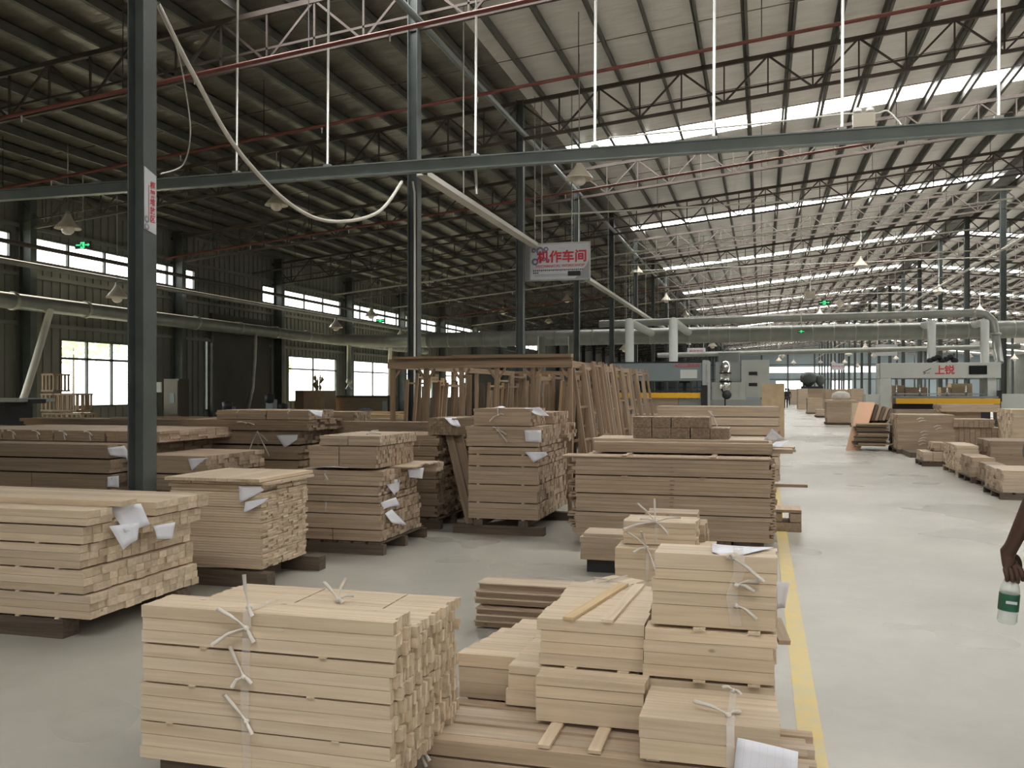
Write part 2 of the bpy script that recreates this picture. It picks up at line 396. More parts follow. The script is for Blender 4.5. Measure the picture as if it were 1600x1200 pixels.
# left wall with clerestory band and windows
def left_wall():
    wt = .06; x0, x1 = XL - wt, XL
    wins = [(19.7, 23.6, 1.12, 2.88), (31.5, 35.6, 1.12, 2.88), (37.3, 41.6, 1.12, 2.88), (43.6, 47.4, 1.12, 2.88), (49.6, 53.4, 1.12, 2.88), (26.05, 26.22, .9, 3.3), (13.4, 17.2, 1.12, 2.88)]
    cler = [(6.6, 18.05, 4.78, 5.4), (18.6, 25.5, 4.78, 5.4), (29.6, 36.0, 4.78, 5.4), (36.6, 48.0, 4.78, 5.4), (48.6, 72, 4.78, 5.4)]
    wall = MB(); ops = sorted(wins + cler)
    cuts = sorted(set([YB, YF] + [v for o in ops for v in o[:2]]))
    for a, b2 in zip(cuts[:-1], cuts[1:]):
        mid = (a + b2) / 2; z = 0; hs = sorted((o[2], o[3]) for o in ops if o[0] < mid < o[1])
        for h0, h1 in hs + [(roofz(XL), None)]:
            wall.box(x0, x1, a, b2, z, h0, 2)
            if h1 is None: break
            z = h1
    w = struct(wall.build('wall_left', 'wall_panel'))
    ribs = MB(); y = 8.0
    while y < 75:                                                     # the folds of the profiled sheet
        sp = [(0, 6.4)]
        for o in ops:
            if o[0] - .02 < y < o[1] + .02: sp = [s2 for a, b2 in sp for s2 in ((a, min(b2, o[2])), (max(a, o[3]), b2)) if s2[1] - s2[0] > .05]
        for a, b2 in sp: ribs.box(x1, x1 + .03, y - .02, y + .02, a, b2, 2)
        y += .3
    ribs.build('rib', 'wall_panel', w, 'stuff')
    for z in (3.2, 4.4, 5.6): MB().box(x1 + .03, x1 + .10, YB, 80, z - .05, z + .05, 1).build('girt', 'wall_panel', w)
    k = wn
    for (a, b2, h0, h1) in wins + cler:
        k += 1; r = sempty('window_%d' % k)
        MB().box(x0 + .02, x0 + .03, a, b2, h0, h1, 1).build('pane', 'pane_glass', r)
        fr = MB(); big = h1 - h0 > 1 and b2 - a > 1
        for z in (h0, h1): fr.box(x0 - .01, x1 + .02, a, b2, z - .03, z + .03, 1)
        for y in (a, b2): fr.box(x0 - .01, x1 + .02, y - .03, y + .03, h0, h1, 2)
        fr.build('window_frame', 'column_paint', r)
        nm = (4 if a < 25 else 2) if big else (1 if b2 - a < 1 else round((b2 - a) / 1.45))
        for i in range(1, nm): 
            y = a + (b2 - a) * i / nm; MB().box(x0, x1 + .01, y - .03, y + .03, h0, h1, 2).build('mullion', 'column_paint', r)
        if big: MB().box(x0, x1 + .01, a, b2, 2.36, 2.42, 1).build('transom', 'column_paint', r)
    # the tall dark sliding door leaf beyond the second wall column
    r = sempty('door_1'); MB().box(XL + .04, XL + .12, 26.25, 29.9, 0, 4.1, 2).build('door_leaf', 'wall_dark', r)
    MB().box(XL + .12, XL + .16, 26.25, 26.33, 0, 4.1, 2).build('door_edge', 'column_paint', r)
    return k
wn = left_wall()
struct(MB().box(XL, XE, YB - .1, YB, 0, 9.2, 0).build('wall_back', 'wall_panel'))
struct(MB().box(XE, XE + .1, YB, YF, 0, roofz(XE), 1).build('wall_right', 'wall_panel'))
# far gable wall with its glazed band and open doorway
fw = MB()
def fbox(xa, xb, z0, z1): fw.box(xa, xb, YF, YF + .1, z0, z1, 0)
fbox(XL, XE, 5.25, 9.3); fbox(XL, XE, 3.05, 4.35)
fbox(XL, 2.2, 0, 3.05); fbox(6.2, 10.5, 0, 3.05); fbox(13.5, XE, 0, 3.05); fbox(XL, .6, 4.35, 5.25); fbox(17, XE, 4.35, 5.25)
wf = struct(fw.build('wall_front', 'far_wall'))
for x in range(-16, 34, 4): MB().box(x - .12, x + .12, YF - .2, YF, 0, 8, 2).build('post', 'column_paint', wf)
for z in (2.0, 3.3, 5.6): MB().box(XL, 2.0 if z < 3 else XE, YF - .08, YF, z - .06, z + .06, 0).build('girt', 'column_paint', wf)
for a, b2, z0, z1 in ((.6, 17, 4.35, 5.25), (2.2, 6.2, 0.0, 3.05), (10.5, 13.5, .0, 3.05)):
    wn += 1; r = sempty('window_%d' % wn) ; MB().box(a, b2, YF + .04, YF + .05, z0, z1, 0).build('pane', 'pane_glass', r)
# ground and greenery outside the left windows
struct(MB().box(XL - 60, XL - .3, -30, 160, -.3, -.05, 0).build('ground_outside', 'outside_ground'))
struct(MB().box(XL - 60, XE + 60, YF + .3, 260, -.3, -.05, 0).build('ground_outside', 'outside_ground'))
def tree(x, y, h, r, label):
    t = thing('tree', label, 'tree', (x, y, -.05))
    MB().tube([(0, 0, 0), (0, 0, h * .6)], [.05, .03], 8).build('trunk', 'old_timber', t)
    mb = MB()
    for i in range(1500):
        u = Vector((random.gauss(0, 1), random.gauss(0, 1), random.gauss(0, 1))).normalized() * (r * random.random() ** .33)
        u.z *= .8; c = u + Vector((0, 0, h * .66)); a = Vector((random.gauss(0, 1), random.gauss(0, 1), random.gauss(0, 1))).normalized(); b3 = a.orthogonal().normalized()
        q = .13; mb.poly([c - a * q, c - b3 * q * .5, c + a * q, c + b3 * q * .5], [(0, 1, 2, 3)])
    mb.build('foliage', 'leaf', t, 'stuff')
tree(-25.0, 26.0, 6.3, 2.2, 'leafy green tree outside the four-pane window beside the crates')
tree(-27.5, 31.5, 6.9, 2.4, 'leafy tree outside, seen at the edge of the window behind the labelled column')
tree(-28, 48.0, 4.6, 1.2, 'small pale green tree outside the farther windows')

# ------------------------------------------------------------------ stacks of sawn boards
def tier(root, x0, x1, y0, y1, z0, z1, ny, nz, ax='x', jit=.008, mat='pine', lim=60, cuts=(), skip=0, ragged=0, ljit=None, part='board'):
    """one layer of a stack: ny rows by nz high; the boards on the face, on top and then the rest up to lim are parts, the others one stuff part"""
    rest = MB(); made = 0; cells = []
    hz = (z1 - z0) / nz
    a0, a1, b0, b1 = (x0, x1, y0, y1) if ax == 'x' else (y0, y1, x0, x1)
    hb = (b1 - b0) / ny
    segs = [a0] + list(cuts) + [a1]
    for j in range(ny):
        for k in range(nz):
            if ax == 'x': pr = 0 if j == 0 else (1 if k == nz - 1 else 2)
            else: pr = 0 if (j == ny - 1 or j == 0) else (1 if k == nz - 1 else 2)
            cells.append((pr, j, k))
    cells.sort(key=lambda c: c[0])
    for pr, j, k in cells:
        for s0, s1 in zip(segs[:-1], segs[1:]):
            lj = jit if ljit is None else ljit
            u0 = s0 + (random.uniform(-lj, lj) if s0 == a0 else .004)
            u1 = s1 + (random.uniform(-jit, jit) if s1 == a1 else -.004)
            if ragged and random.random() < .3 and s1 == a1: u1 += random.uniform(0, ragged)
            if ragged and random.random() < .3 and s0 == a0 and ljit is not None: u0 -= random.uniform(0, ragged)
            g = .0012; v0, v1 = b0 + hb * j + g * .7 * random.random(), b0 + hb * (j + 1) - g * .5
            v0 -= random.uniform(0, .003) if j == 0 else 0
            w0, w1 = z0 + hz * k + g * .3, z0 + hz * (k + 1) - g * random.uniform(.6, 1.4)
            bx = (u0, u1, v0, v1, w0, w1, 0) if ax == 'x' else (v0, v1, u0, u1, w0, w1, 1)
            if made < lim: MB().box(*bx).build(part, mat, root); made += 1
            else: rest.box(*bx)
    if rest.v: rest.build(part, mat, root, 'stuff')
def laths(root, xs, y0, y1, z, h=.012, w=.035, mat='pine', out=.008):
    for x in xs: MB().box(x - w / 2, x + w / 2, y0 - out, y1 + out, z, z + h, 1).build('lath', mat, root)
def bearers(lst, mat='old_timber'):
    for (lab, x0, x1, y0, y1, z0, z1) in lst:
        ax = 0 if abs(x1 - x0) > abs(y1 - y0) else 1
        tag(MB().box(x0, x1, y0, y1, z0, z1, ax).build('timber_bearer', mat), lab, 'beam')
def pallet(label, x0, x1, y0, y1, h=.12, mat='old_timber', nb=3, ndeck=6):
    p = wthing('wooden_pallet', label, 'pallet', ((x0 + x1) / 2, (y0 + y1) / 2, 0))
    for i in range(nb):
        y = y0 + (y1 - y0 - .07) * i / (nb - 1)
        MB().box(x0, x1, y, y + .07, 0, h - .022, 0).build('stringer', mat, p)
    for i in range(ndeck):
        w = (x1 - x0) / ndeck; MB().box(x0 + w * i, x0 + w * (i + .8), y0, y1, h - .02, h, 1).build('deck_board', mat, p)
    return p
def paper(label, pts, mat='paper', nu=4):
    """a creased sheet through four corners (top-left, top-right, bottom-right, bottom-left) with a slight curl"""
    a, b2, c, d = [Vector(p) for p in pts]; nrm = (b2 - a).cross(d - a).normalized(); vs = []; fs = []; uvs = []
    for i in range(nu + 1):
        for j in range(nu + 1):
            u, v = j / nu, i / nu
            p = a.lerp(b2, u).lerp(d.lerp(c, u), v) + nrm * .012 * math.sin(u * 3.1) * (.3 + v); vs.append(p); uvs.append((u * .21, v * .297))
    for i in range(nu):
        for j in range(nu): k = i * (nu + 1) + j; fs.append((k, k + 1, k + nu + 2, k + nu + 1))
    mb = MB(); mb.poly(vs, fs, True, None, uvs); o = mb.build('paper_sheet', mat)
    so = o.modifiers.new('thick', 'SOLIDIFY'); so.thickness = .0012
    return tag(o, label, 'paper')
def strap(root, x, y0, z0, z1, depth, tails=(), w=.03, knot=None):
    """clear packing tape around a bundle: down the face at x, over the top, with a knot and loose tails"""
    s = MB(); s.ribbon([(x, y0 - .004, z0), (x, y0 - .005, z1 + .003), (x, y0 + depth, z1 + .004)], w)
    band = s.build('strap', 'strap_plastic', root)
    kx = knot or (x, y0 - .006, z1 - .03)
    for t in tails:
        p0 = Vector(kx); p1 = p0 + Vector(t); mid = (p0 + p1) / 2 + Vector((0, -.01, .012)); mb = MB()
        pts = [p0, p0.lerp(mid, .5) + Vector((0, 0, .002)), mid, p1]
        mb.tube(pts, [.005, .004, .007, .0085], 6); mb.build('strap_tail', 'bag_white', band)
    if tails:
        mb = MB(); mb.lathe([(0, -.012), (.01, -.007), (.012, 0), (.01, .007), (0, .012)], kx, 8); mb.build('knot', 'bag_white', band)

# --- A: the big strapped stack in front
A = wthing('board_stack', 'large pale stack of narrow boards tied with knotted clear plastic, nearest the camera', 'lumber stack', (-1.75, 3.35, 0))
AY0, AY1, AYB = 3.03, 3.22, 3.74
for i, (a, b2, n) in enumerate(((.123, .266, 3), (.27, .416, 3), (.422, .566, 3))):
    tier(A, -2.33 + .004 * i, -1.275, AY0, AYB, a, b2, 30, n, jit=.018, lim=85, ljit=.006)
tier(A, -2.325, -1.275, AY0, AY1, .573, .717, 8, 3, jit=.014, lim=21, ljit=.006)
tier(A, -2.31, -1.27, AY1 + .004, AYB, .573, .655, 20, 2, jit=.014, lim=60, cuts=(-1.9, -1.5), ljit=.01)
laths(A, (-2.05, -1.55), AY0, AYB, .567, .006, .03); laths(A, (-2.1, -1.6), AY0, AYB, .417, .005, .03); laths(A, (-2.2, -1.5), AY0, AYB, .266, .004, .03)
s = MB(); s.ribbon([(-1.86, AY0 - .006, .13), (-1.87, AY0 - .009, .35), (-1.865, AY0 - .007, .57), (-1.86, AY0 - .007, .722), (-1.86, AY1, .722)], .035); s.build('strap', 'strap_plastic', A)
for k, tl in (((-1.86, AY0 - .012, .66), ((-.11, -.02, .07), (-.14, -.01, -.07), (.03, 0, -.05))), ((-1.85, AY0 - .012, .74), ((-.02, 0, .12), (.02, -.01, -.03))),
              ((-1.87, AY0 - .012, .475), ((-.06, 0, .11), (-.05, 0, -.04), (.03, 0, -.02))), ((-1.86, AY0 - .012, .31), ((-.09, 0, .09), (.03, -.01, -.04))),
              ((-1.72, 3.5, .665), ((-.09, .05, .06), (.06, .02, .02), (.03, -.02, -.005), (.02, .03, .09)))):
    strap(A, k[0], AY0, k[2] - .01, k[2] - .009, .001, tl, .02, k)
bearers([('dark timber bearer lying under the tied stack nearest the camera', -2.28, -1.2, 3.08, 3.2, 0, .12), ('second dark bearer under the back of the nearest tied stack', -2.3, -1.1, 3.5, 3.62, 0, .12)])

# --- B: stack at the edge of the picture with three papers
B = wthing('board_stack', 'pale stack of boards with checkered ends and three hanging papers, near the labelled column', 'lumber stack', (-4.9, 5.3, 0))
xb = -4.05
for i, (a, b2, dx0, ny) in enumerate(((.13, .275, .04, 14), (.285, .43, 0, 14), (.44, .585, -.03, 14))):
    tier(B, -5.95, xb + dx0, 4.73, 5.85, a, b2, ny, 3, jit=.012, lim=44, mat='pine')
    laths(B, (-5.2, -4.55, -4.25), 4.73, 5.8, a - .01, .010, .03)
tier(B, -5.95, xb + .0, 4.73, 5.2, .595, .70, 6, 2, mat='pine', lim=20)
tier(B, -5.95, xb + .06, 5.21, 5.85, .595, .69, 8, 2, mat='pine', lim=26)
laths(B, (-5.2, -4.4), 4.73, 5.8, .586, .009, .03)
tier(B, -5.95, xb + .09, 5.30, 5.9, .70, .79, 5, 2, mat='pine', lim=20)
tier(B, -5.95, xb + .03, 4.73, 4.95, .71, .80, 2, 2, mat='pine', lim=12)
tier(B, -5.95, xb - .06, 4.96, 5.12, .71, .77, 2, 2, mat='pine', lim=12)
tier(B, -5.95, xb + .1, 4.95, 5.1, .805, .84, 1, 1, mat='pine', lim=4)
tier(B, -4.7, xb - .1, 5.14, 5.28, .705, .735, 2, 1, mat='pine', lim=4, jit=.05)
bearers([('thick dark bearer poking out from under the stack with three papers', -5.9, -4.2, 4.72, 4.86, 0, .12), ('dark bearer at the back under the stack with three papers', -5.9, -4.0, 5.6, 5.74, 0, .12),
         ('bearer running lengthwise under the stack with three papers', -4.55, -4.43, 4.87, 5.59, .0, .12)])
paper('upper white paper hanging over the end of the checkered board stack', [(-4.10, 5.0, .80), (-3.97, 5.16, .80), (-3.93, 5.2, .66), (-3.98, 5.02, .63)])
paper('crumpled white paper hanging point-down below the upper one on the checkered stack', [(-4.03, 4.93, .68), (-3.95, 5.12, .68), (-3.95, 5.1, .57), (-3.98, 5.0, .52)])
paper('white paper hanging alone near the far side of the checkered board stack end', [(-3.98, 5.30, .63), (-3.95, 5.5, .63), (-3.94, 5.45, .52), (-3.97, 5.33, .54)])

# --- C: stack with the slab of wide boards on top
Cc = wthing('board_stack', 'pale stack of many thin boards topped with a wide slab, two papers at its corner', 'lumber stack', (-4.2, 6.8, 0))
for i in range(5):
    a = .13 + i * .122
    tier(Cc, -4.66, -3.82, 6.42, 7.16, a, a + .12, 9, 6, jit=.014, lim=24, mat='pine', ljit=.004)
tier(Cc, -4.66, -3.84, 6.42, 7.18, .742, .795, 6, 2, jit=.02, lim=20, mat='pine')
tier(Cc, -4.62, -3.76, 6.40, 7.18, .80, .822, 5, 1, ax='y', jit=.01, lim=20, mat='pine')
tier(Cc, -4.66, -3.80, 6.35, 7.24, .826, .852, 9, 1, ax='y', jit=.008, lim=20, mat='pine')
bearers([('dark square bearer under the front of the slab-topped stack', -4.6, -3.72, 6.33, 6.45, 0, .115), ('dark bearer sticking out behind the slab-topped stack', -4.6, -3.66, 7.08, 7.2, 0, .12),
         ('short dark bearer lying crosswise under the slab-topped stack', -4.10, -3.98, 6.47, 7.0, .0, .12)])
paper('white paper curling from under the top slab of the tall thin-board stack', [(-4.0, 6.38, .79), (-3.82, 6.4, .79), (-3.8, 6.42, .76), (-3.98, 6.36, .66)])
paper('second white paper sticking out below the curled one at the slab-topped stack', [(-3.93, 6.36, .67), (-3.76, 6.42, .70), (-3.79, 6.38, .66), (-3.94, 6.35, .58)])

# --- D: stack on a pallet with five papers
D_ = wthing('board_stack', 'brown stack of mixed bundles on a pallet, planks jutting out, papers down its corner', 'lumber stack', (-3.8, 8.4, 0))
pallet('weathered pallet under the brown stack of mixed bundles', -4.35, -3.42, 7.9, 9.05, .12)
zz = [.12, .23, .375, .485, .55, .645]
for i in range(5):
    tier(D_, -4.3, -3.46 - (.03 if i in (3, 4) else 0), 7.92, 8.95, zz[i] + .005, zz[i + 1] - .003, 16, 3 if i != 3 else 2, jit=.016, lim=30, mat='oak', ljit=.006, cuts=(-3.95,) if i == 0 else ())
tier(D_, -4.33, -3.44, 7.9, 8.95, .65, .787, 14, 3, jit=.02, lim=30, mat='oak')
tier(D_, -4.05, -3.30, 8.3, 9.05, .79, .806, 5, 1, jit=.05, lim=8, mat='pine_grey')
tier(D_, -3.9, -3.27, 8.97, 9.2, .70, .786, 4, 2, jit=.03, lim=8, mat='pine_grey')
tier(D_, -4.22, -3.52, 7.95, 8.93, .81, 1.015, 24, 5, jit=.012, lim=40, mat='oak', cuts=(-3.9,))
strap(D_, -4.02, 7.9, .66, .78, .01, ((.03, 0, -.05),), .02); strap(D_, -4.02, 7.92, .38, .48, .01, (), .018)
D2 = wthing('board_bundle', 'shallow pale bundle with bowed strap ends lying on top of the brown mixed stack', 'lumber bundle', (-3.75, 8.4, 1.02))
tier(D2, -4.12, -3.50, 7.98, 8.95, 1.022, 1.115, 24, 3, jit=.012, lim=40, mat='pine_grey', cuts=(-3.82,))
strap(D2, -3.9, 7.98, 1.02, 1.115, .6, ((.07, .1, .03), (.12, .05, 0)), .015, (-3.72, 8.2, 1.125))
for lab, p in (('white paper on the jutting plank of the brown mixed stack', [(-3.42, 8.5, .76), (-3.29, 8.62, .77), (-3.30, 8.6, .66), (-3.40, 8.5, .68)]),
               ('triangular white paper hanging second from top on the brown mixed stack', [(-3.52, 8.1, .69), (-3.42, 8.3, .68), (-3.42, 8.28, .57), (-3.44, 8.22, .53)]),
               ('white paper tucked in mid height on the corner of the brown mixed stack', [(-3.47, 7.95, .49), (-3.40, 8.15, .52), (-3.38, 8.2, .44), (-3.46, 7.98, .42)]),
               ('large crumpled white paper lowest on the corner of the brown mixed stack', [(-3.45, 8.0, .38), (-3.42, 8.1, .41), (-3.34, 8.28, .24), (-3.40, 8.05, .29)]),
               ('white paper lying between the upper layers of the brown mixed stack', [(-4.1, 7.915, .813), (-3.8, 7.92, .813), (-3.8, 8.0, .815), (-4.1, 8.0, .815)])):
    paper(lab, p)

# --- E: dim stack behind with leaning boards
E_ = wthing('board_stack', 'shaded brown stack half hidden behind the mixed stack, dark planks leaning on it', 'lumber stack', (-3.8, 10.1, 0))
pallet('pallet with a chunky end block under the shaded stack', -4.3, -3.45, 9.56, 10.6, .12)
ez = [.125, .255, .40, .55, .69, .81, .925, 1.045]
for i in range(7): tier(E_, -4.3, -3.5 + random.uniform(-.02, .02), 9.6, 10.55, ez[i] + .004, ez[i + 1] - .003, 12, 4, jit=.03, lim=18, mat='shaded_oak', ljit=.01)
for i, z in enumerate((.3, .6, .87)): strap(E_, -3.72, 9.6, z, z + .1, .01, (), .015)
for i, (dx0, dy) in enumerate(((0, 0), (.09, .05))):
    tag(MB().bar((-3.42 + dx0, 9.75 + dy, 1.08), (-3.05 + dx0, 9.45 + dy, .03), .09, .03, (0, 1, 0)).build('plank', 'shaded_oak'), ('dark plank leaning against the shaded stack, the nearer of two', 'second dark plank leaning behind the first at the shaded stack')[i], 'plank')
E2 = wthing('board_bundle', 'short bundle with end grain facing forward on top of the shaded stack', 'lumber bundle', (-3.55, 9.9, 1.05))
tier(E2, -3.62, -3.27, 9.62, 10.4, 1.05, 1.24, 10, 6, ax='y', jit=.01, lim=30, mat='shaded_oak')
paper('white paper tag draped on the short end-grain bundle behind the mixed stack', [(-3.42, 9.6, 1.245), (-3.3, 9.65, 1.25), (-3.22, 9.58, 1.15), (-3.33, 9.56, 1.17)])
E3 = wthing('board_bundle', 'long low bundle of planks lying behind the mixed and shaded stacks', 'lumber bundle', (-4.2, 11.0, 0))
for a, b2 in ((.13, .45), (.46, .8), (.81, 1.15)): tier(E3, -5.2, -2.95, 10.75, 11.0, a, b2, 3, 5, jit=.03, lim=14, mat='shaded_oak')
bearers([('bearer under the long low planks behind the shaded stack', -5.0, -4.9, 10.7, 11.05, 0, .13), ('second bearer under the long low planks behind the shaded stack', -3.3, -3.2, 10.7, 11.05, 0, .13)])

# --- F: tidy tall stack in the middle
F_ = wthing('board_stack', 'tallest tidy stack of layered boards in mid floor, block ends showing, on two dark bearers', 'lumber stack', (-2.65, 10.1, 0))
fz = [.165, .345, .54, .735, .86, .945]
for i in range(5):
    tier(F_, -3.06, -2.29, 9.36, 10.85, fz[i] + .006, fz[i + 1] - .004, 16, (3, 3, 4, 3, 2)[i], jit=.014, lim=44, mat='oak', ljit=.004)
    laths(F_, (-2.95, -2.45), 9.36, 10.8, fz[i] - .004, .01, .03)
tier(F_, -3.08, -2.27, 9.34, 10.4, .952, 1.165, 12, 5, jit=.012, lim=30, mat='oak')
tier(F_, -2.9, -2.22, 10.42, 10.95, .952, 1.16, 6, 5, jit=.05, lim=20, mat='oak')
tier(F_, -3.0, -2.36, 9.36, 10.0, 1.172, 1.355, 12, 5, jit=.012, lim=30, mat='oak')
tier(F_, -2.9, -2.28, 10.05, 10.85, 1.172, 1.30, 12, 3, jit=.02, lim=20, mat='oak')
bearers([('long dark bearer across the front under the tallest mid-floor stack', -3.24, -2.23, 9.38, 9.5, 0, .095), ('dark bearer sticking out at the back of the tallest mid-floor stack', -3.1, -2.0, 10.6, 10.72, 0, .095),
         ('cross bearer near the corner under the tallest mid-floor stack', -2.5, -2.4, 9.36, 10.8, .096, .16), ('cross bearer at the far corner under the tallest mid-floor stack', -3.0, -2.9, 9.36, 10.8, .096, .16)])
strap(F_, -2.72, 9.36, 1.2, 1.34, .01, ((-.09, -.01, -.07), (.07, -.01, .0), (.0, -.01, .07)), .012, (-2.72, 9.34, 1.29))
strap(F_, -2.72, 9.34, .99, 1.15, .01, ((.1, -.01, -.04), (.11, -.01, -.12), (-.05, 0, .04)), .012, (-2.72, 9.32, 1.12))
for lab, p in (('white paper on the top edge of the tallest mid-floor stack', [(-2.45, 9.4, 1.365), (-2.3, 9.5, 1.37), (-2.24, 9.7, 1.27), (-2.33, 9.4, 1.30)]),
               ('square white paper pinned to the upper bundle of the tallest mid-floor stack', [(-2.42, 9.31, 1.13), (-2.24, 9.32, 1.13), (-2.24, 9.32, 1.0), (-2.41, 9.31, 1.01)]),
               ('pointed white paper at the corner below the upper bundle of the tallest stack', [(-2.42, 9.32, .90), (-2.2, 9.36, .90), (-2.18, 9.38, .87), (-2.32, 9.31, .79)]),
               ('small white paper lying on top of the tallest mid-floor stack', [(-2.78, 9.34, 1.362), (-2.68, 9.34, 1.362), (-2.68, 9.5, 1.366), (-2.78, 9.5, 1.366)])): paper(lab, p)

# --- G: long low stack beside the aisle, H behind it
G_ = wthing('board_stack', 'long wide stack of long boards with ragged ends, beside the yellow aisle line', 'lumber stack', (-.85, 9.4, 0))
gz = [.10, .345, .53, .71, .885]
for i in range(4):
    tier(G_, -1.79, .085, 8.92, 10.1, gz[i] + .006, gz[i + 1] - .004, 14, (6, 5, 4, 4)[i], jit=.018, lim=26, mat='oak', ljit=.006, ragged=.05)
for i in range(26):
    z = .12 + .028 * i; e = random.uniform(.03, .11) if i % 5 else .02
    MB().box(-1.80 - e, -1.79, 8.96 + random.random() * .1, 9.06 + random.random() * .2, z, z + .02, 0).build('board_end', 'oak', G_)
    e = random.uniform(.0, .035); MB().box(.085, .10 + e, 8.94 + random.random() * .05, 9.05 + random.random() * .2, z, z + .02, 0).build('board_end', 'oak', G_)
for i in range(10):                                                   # nicks stamped along the face
    MB().box(-.86, -.83 + .02 * random.random(), 8.912, 8.917, .42 + i * .042, .424 + i * .042, 0).build('saw_nick', 'old_timber', G_)
MB().box(-1.93, .085, 8.9, 9.25, .886, .90, 0).build('board', 'oak', G_)
laths(G_, (-1.3, -.55), 8.9, 10, .70, .012, .06, 'oak'); laths(G_, (-1.3, -.45), 8.9, 10, .90, .012, .05, 'oak')
G2 = wthing('board_stack', 'flat layer of long boards set back on top of the long aisle-side stack', 'lumber stack', (-.8, 9.8, .915))
tier(G2, -1.68, .10, 9.32, 10.2, .915, 1.02, 8, 3, jit=.015, lim=20, mat='oak'); tier(G2, -1.72, .06, 9.5, 10.2, 1.021, 1.045, 6, 1, jit=.02, lim=6, mat='pine_grey')
tier(G2, .11, .32, 9.7, 9.95, .92, .97, 2, 2, jit=.02, lim=6, mat='pine_grey'); tier(G2, .10, .30, 9.5, 9.68, .915, .96, 2, 1, jit=.02, lim=6, mat='pine_grey')
bg_ = 'short bundles of thin slats stacked two high on the long aisle-side stack'
k = 0
for row, cnt in ((0, 5), (1, 4)):
    for i in range(cnt):
        k += 1
        g = wthing('slat_bundle', ('slat bundle in the lower row on the long stack, ' if row == 0 else 'slat bundle in the upper row on the long stack, ') + ('first from the rack side', 'second from the rack side', 'third from the rack side', 'fourth from the rack side', 'single end one nearest the aisle')[i], 'lumber bundle', (-1.31 + i * .2 + .1, 9.8, 1.05 + row * .112), bg_)
        x = -1.31 + i * .2 + random.uniform(-.004, .004); z = 1.048 + row * .113
        tier(g, x, x + .192, 9.62, 10.05, z, z + .11, 9, 7, ax='y', jit=.004, lim=10, mat='shaded_oak', part='slat')
tag(MB().tube([(-.52, 9.66, 1.275), (-.50, 9.62, 1.33), (-.53, 9.60, 1.34), (-.49, 9.6, 1.29), (-.44, 9.59, 1.18)], .008, 6).build('twine', 'bag_white'), 'looped pale twine at the end of the upper slat bundles', 'twine')
paper('white folded paper standing up on the corner of the long aisle-side stack', [(.02, 9.5, 1.05), (.10, 9.45, 1.17), (.22, 9.5, 1.06), (.12, 9.5, 1.045)])
paper('white paper lying flat beside the folded one on the long stack corner', [(.14, 9.45, 1.04), (.26, 9.5, 1.05), (.2, 9.4, .99), (.08, 9.38, 1.0)])
bearers([('dark bearer under the near end of the long aisle-side stack', -1.5, -1.38, 8.9, 10.1, 0, .10), ('dark bearer mid way under the long aisle-side stack', -.5, -.28, 8.93, 10.1, 0, .10), ('bearer under the aisle end of the long stack', -.1, .02, 8.95, 10.1, 0, .10)])
sp = wthing('board_bundle', 'short offcut blocks stacked on the floor behind the aisle end of the long stack', 'lumber bundle', (.25, 10.7, 0))
for x0, x1, z0, z1 in ((.1, .42, 0, .1), (.1, .22, .11, .2), (.3, .42, .11, .2), (.1, .42, .21, .24)): MB().box(x0, x1, 10.4, 10.8, z0, z1, 1).build('block', 'oak', sp)
tag(MB().box(.08, .47, 10.1, 10.16, .52, .55, 0).build('batten', 'oak'), 'thin batten poking out of the long stack towards the aisle', 'batten')
H_ = wthing('board_stack', 'high long stack with dark gaps between its layers, behind the long aisle-side stack', 'lumber stack', (-.7, 15.3, 0))
hz_ = [.1, .3, .5, .68, .83, .98, 1.12, 1.29]
for i in range(7): tier(H_, -1.65, .27, 14.9, 15.9, hz_[i] + .012, hz_[i + 1], 7, 3 if i % 2 else 2, jit=.02, lim=12, mat=('oak', 'pine_grey')[i % 2])
H2 = wthing('board_stack', 'low stack between the timber rack and the high long stack', 'lumber stack', (-2.3, 18, 0))
tier(H2, -2.6, -1.8, 17.7, 18.4, .1, 1.08, 6, 9, jit=.03, lim=24, mat='oak')
bearers([('bearer under the high long stack', -1.4, -1.3, 14.9, 15.9, 0, .11), ('second bearer under the high long stack', .0, .1, 14.9, 15.9, 0, .11), ('bearer under the low stack beside the rack', -2.4, -2.3, 17.7, 18.4, 0, .1)])

# --- I, J, K and the clutter behind the first column
I_ = wthing('board_stack', 'broad dark brown stack behind the column with two papers on its end', 'lumber stack', (-8, 9, 0))
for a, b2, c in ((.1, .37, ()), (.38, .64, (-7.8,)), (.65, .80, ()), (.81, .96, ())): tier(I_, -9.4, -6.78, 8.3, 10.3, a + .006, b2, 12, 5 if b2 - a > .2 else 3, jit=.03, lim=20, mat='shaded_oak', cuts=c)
bearers([('bearer under the broad dark stack', -9, -8.88, 8.3, 10.3, 0, .1), ('second bearer under the broad dark stack', -7.2, -7.08, 8.3, 10.3, 0, .1)])
for i in range(4):
    x = -9.35 + i * .72
    q = wthing('board_bundle', ('bundle on the broad dark stack, farthest from the column', 'bundle on the broad dark stack with loose twine loops', 'bundle on the broad dark stack with knotted twine ends', 'bundle on the broad dark stack, nearest the column')[i], 'lumber bundle', (x + .3, 9.2, .965), 'tied bundles on the broad dark stack')
    tier(q, x, x + .70, 8.75, 10.2, .966, 1.09, 8, 4, jit=.01, lim=16, mat='oak')
    for sx in (.15, .5): strap(q, x + sx, 8.75, .97, 1.09, .5, ((.05, -.02, -.03), (-.06, -.02, .02), (.03, -.02, -.08)) if i in (1, 2) else (), .012)
paper('upper white paper on the end of the broad dark stack', [(-6.79, 8.28, .93), (-6.67, 8.4, .95), (-6.64, 8.5, .8), (-6.77, 8.3, .85)])
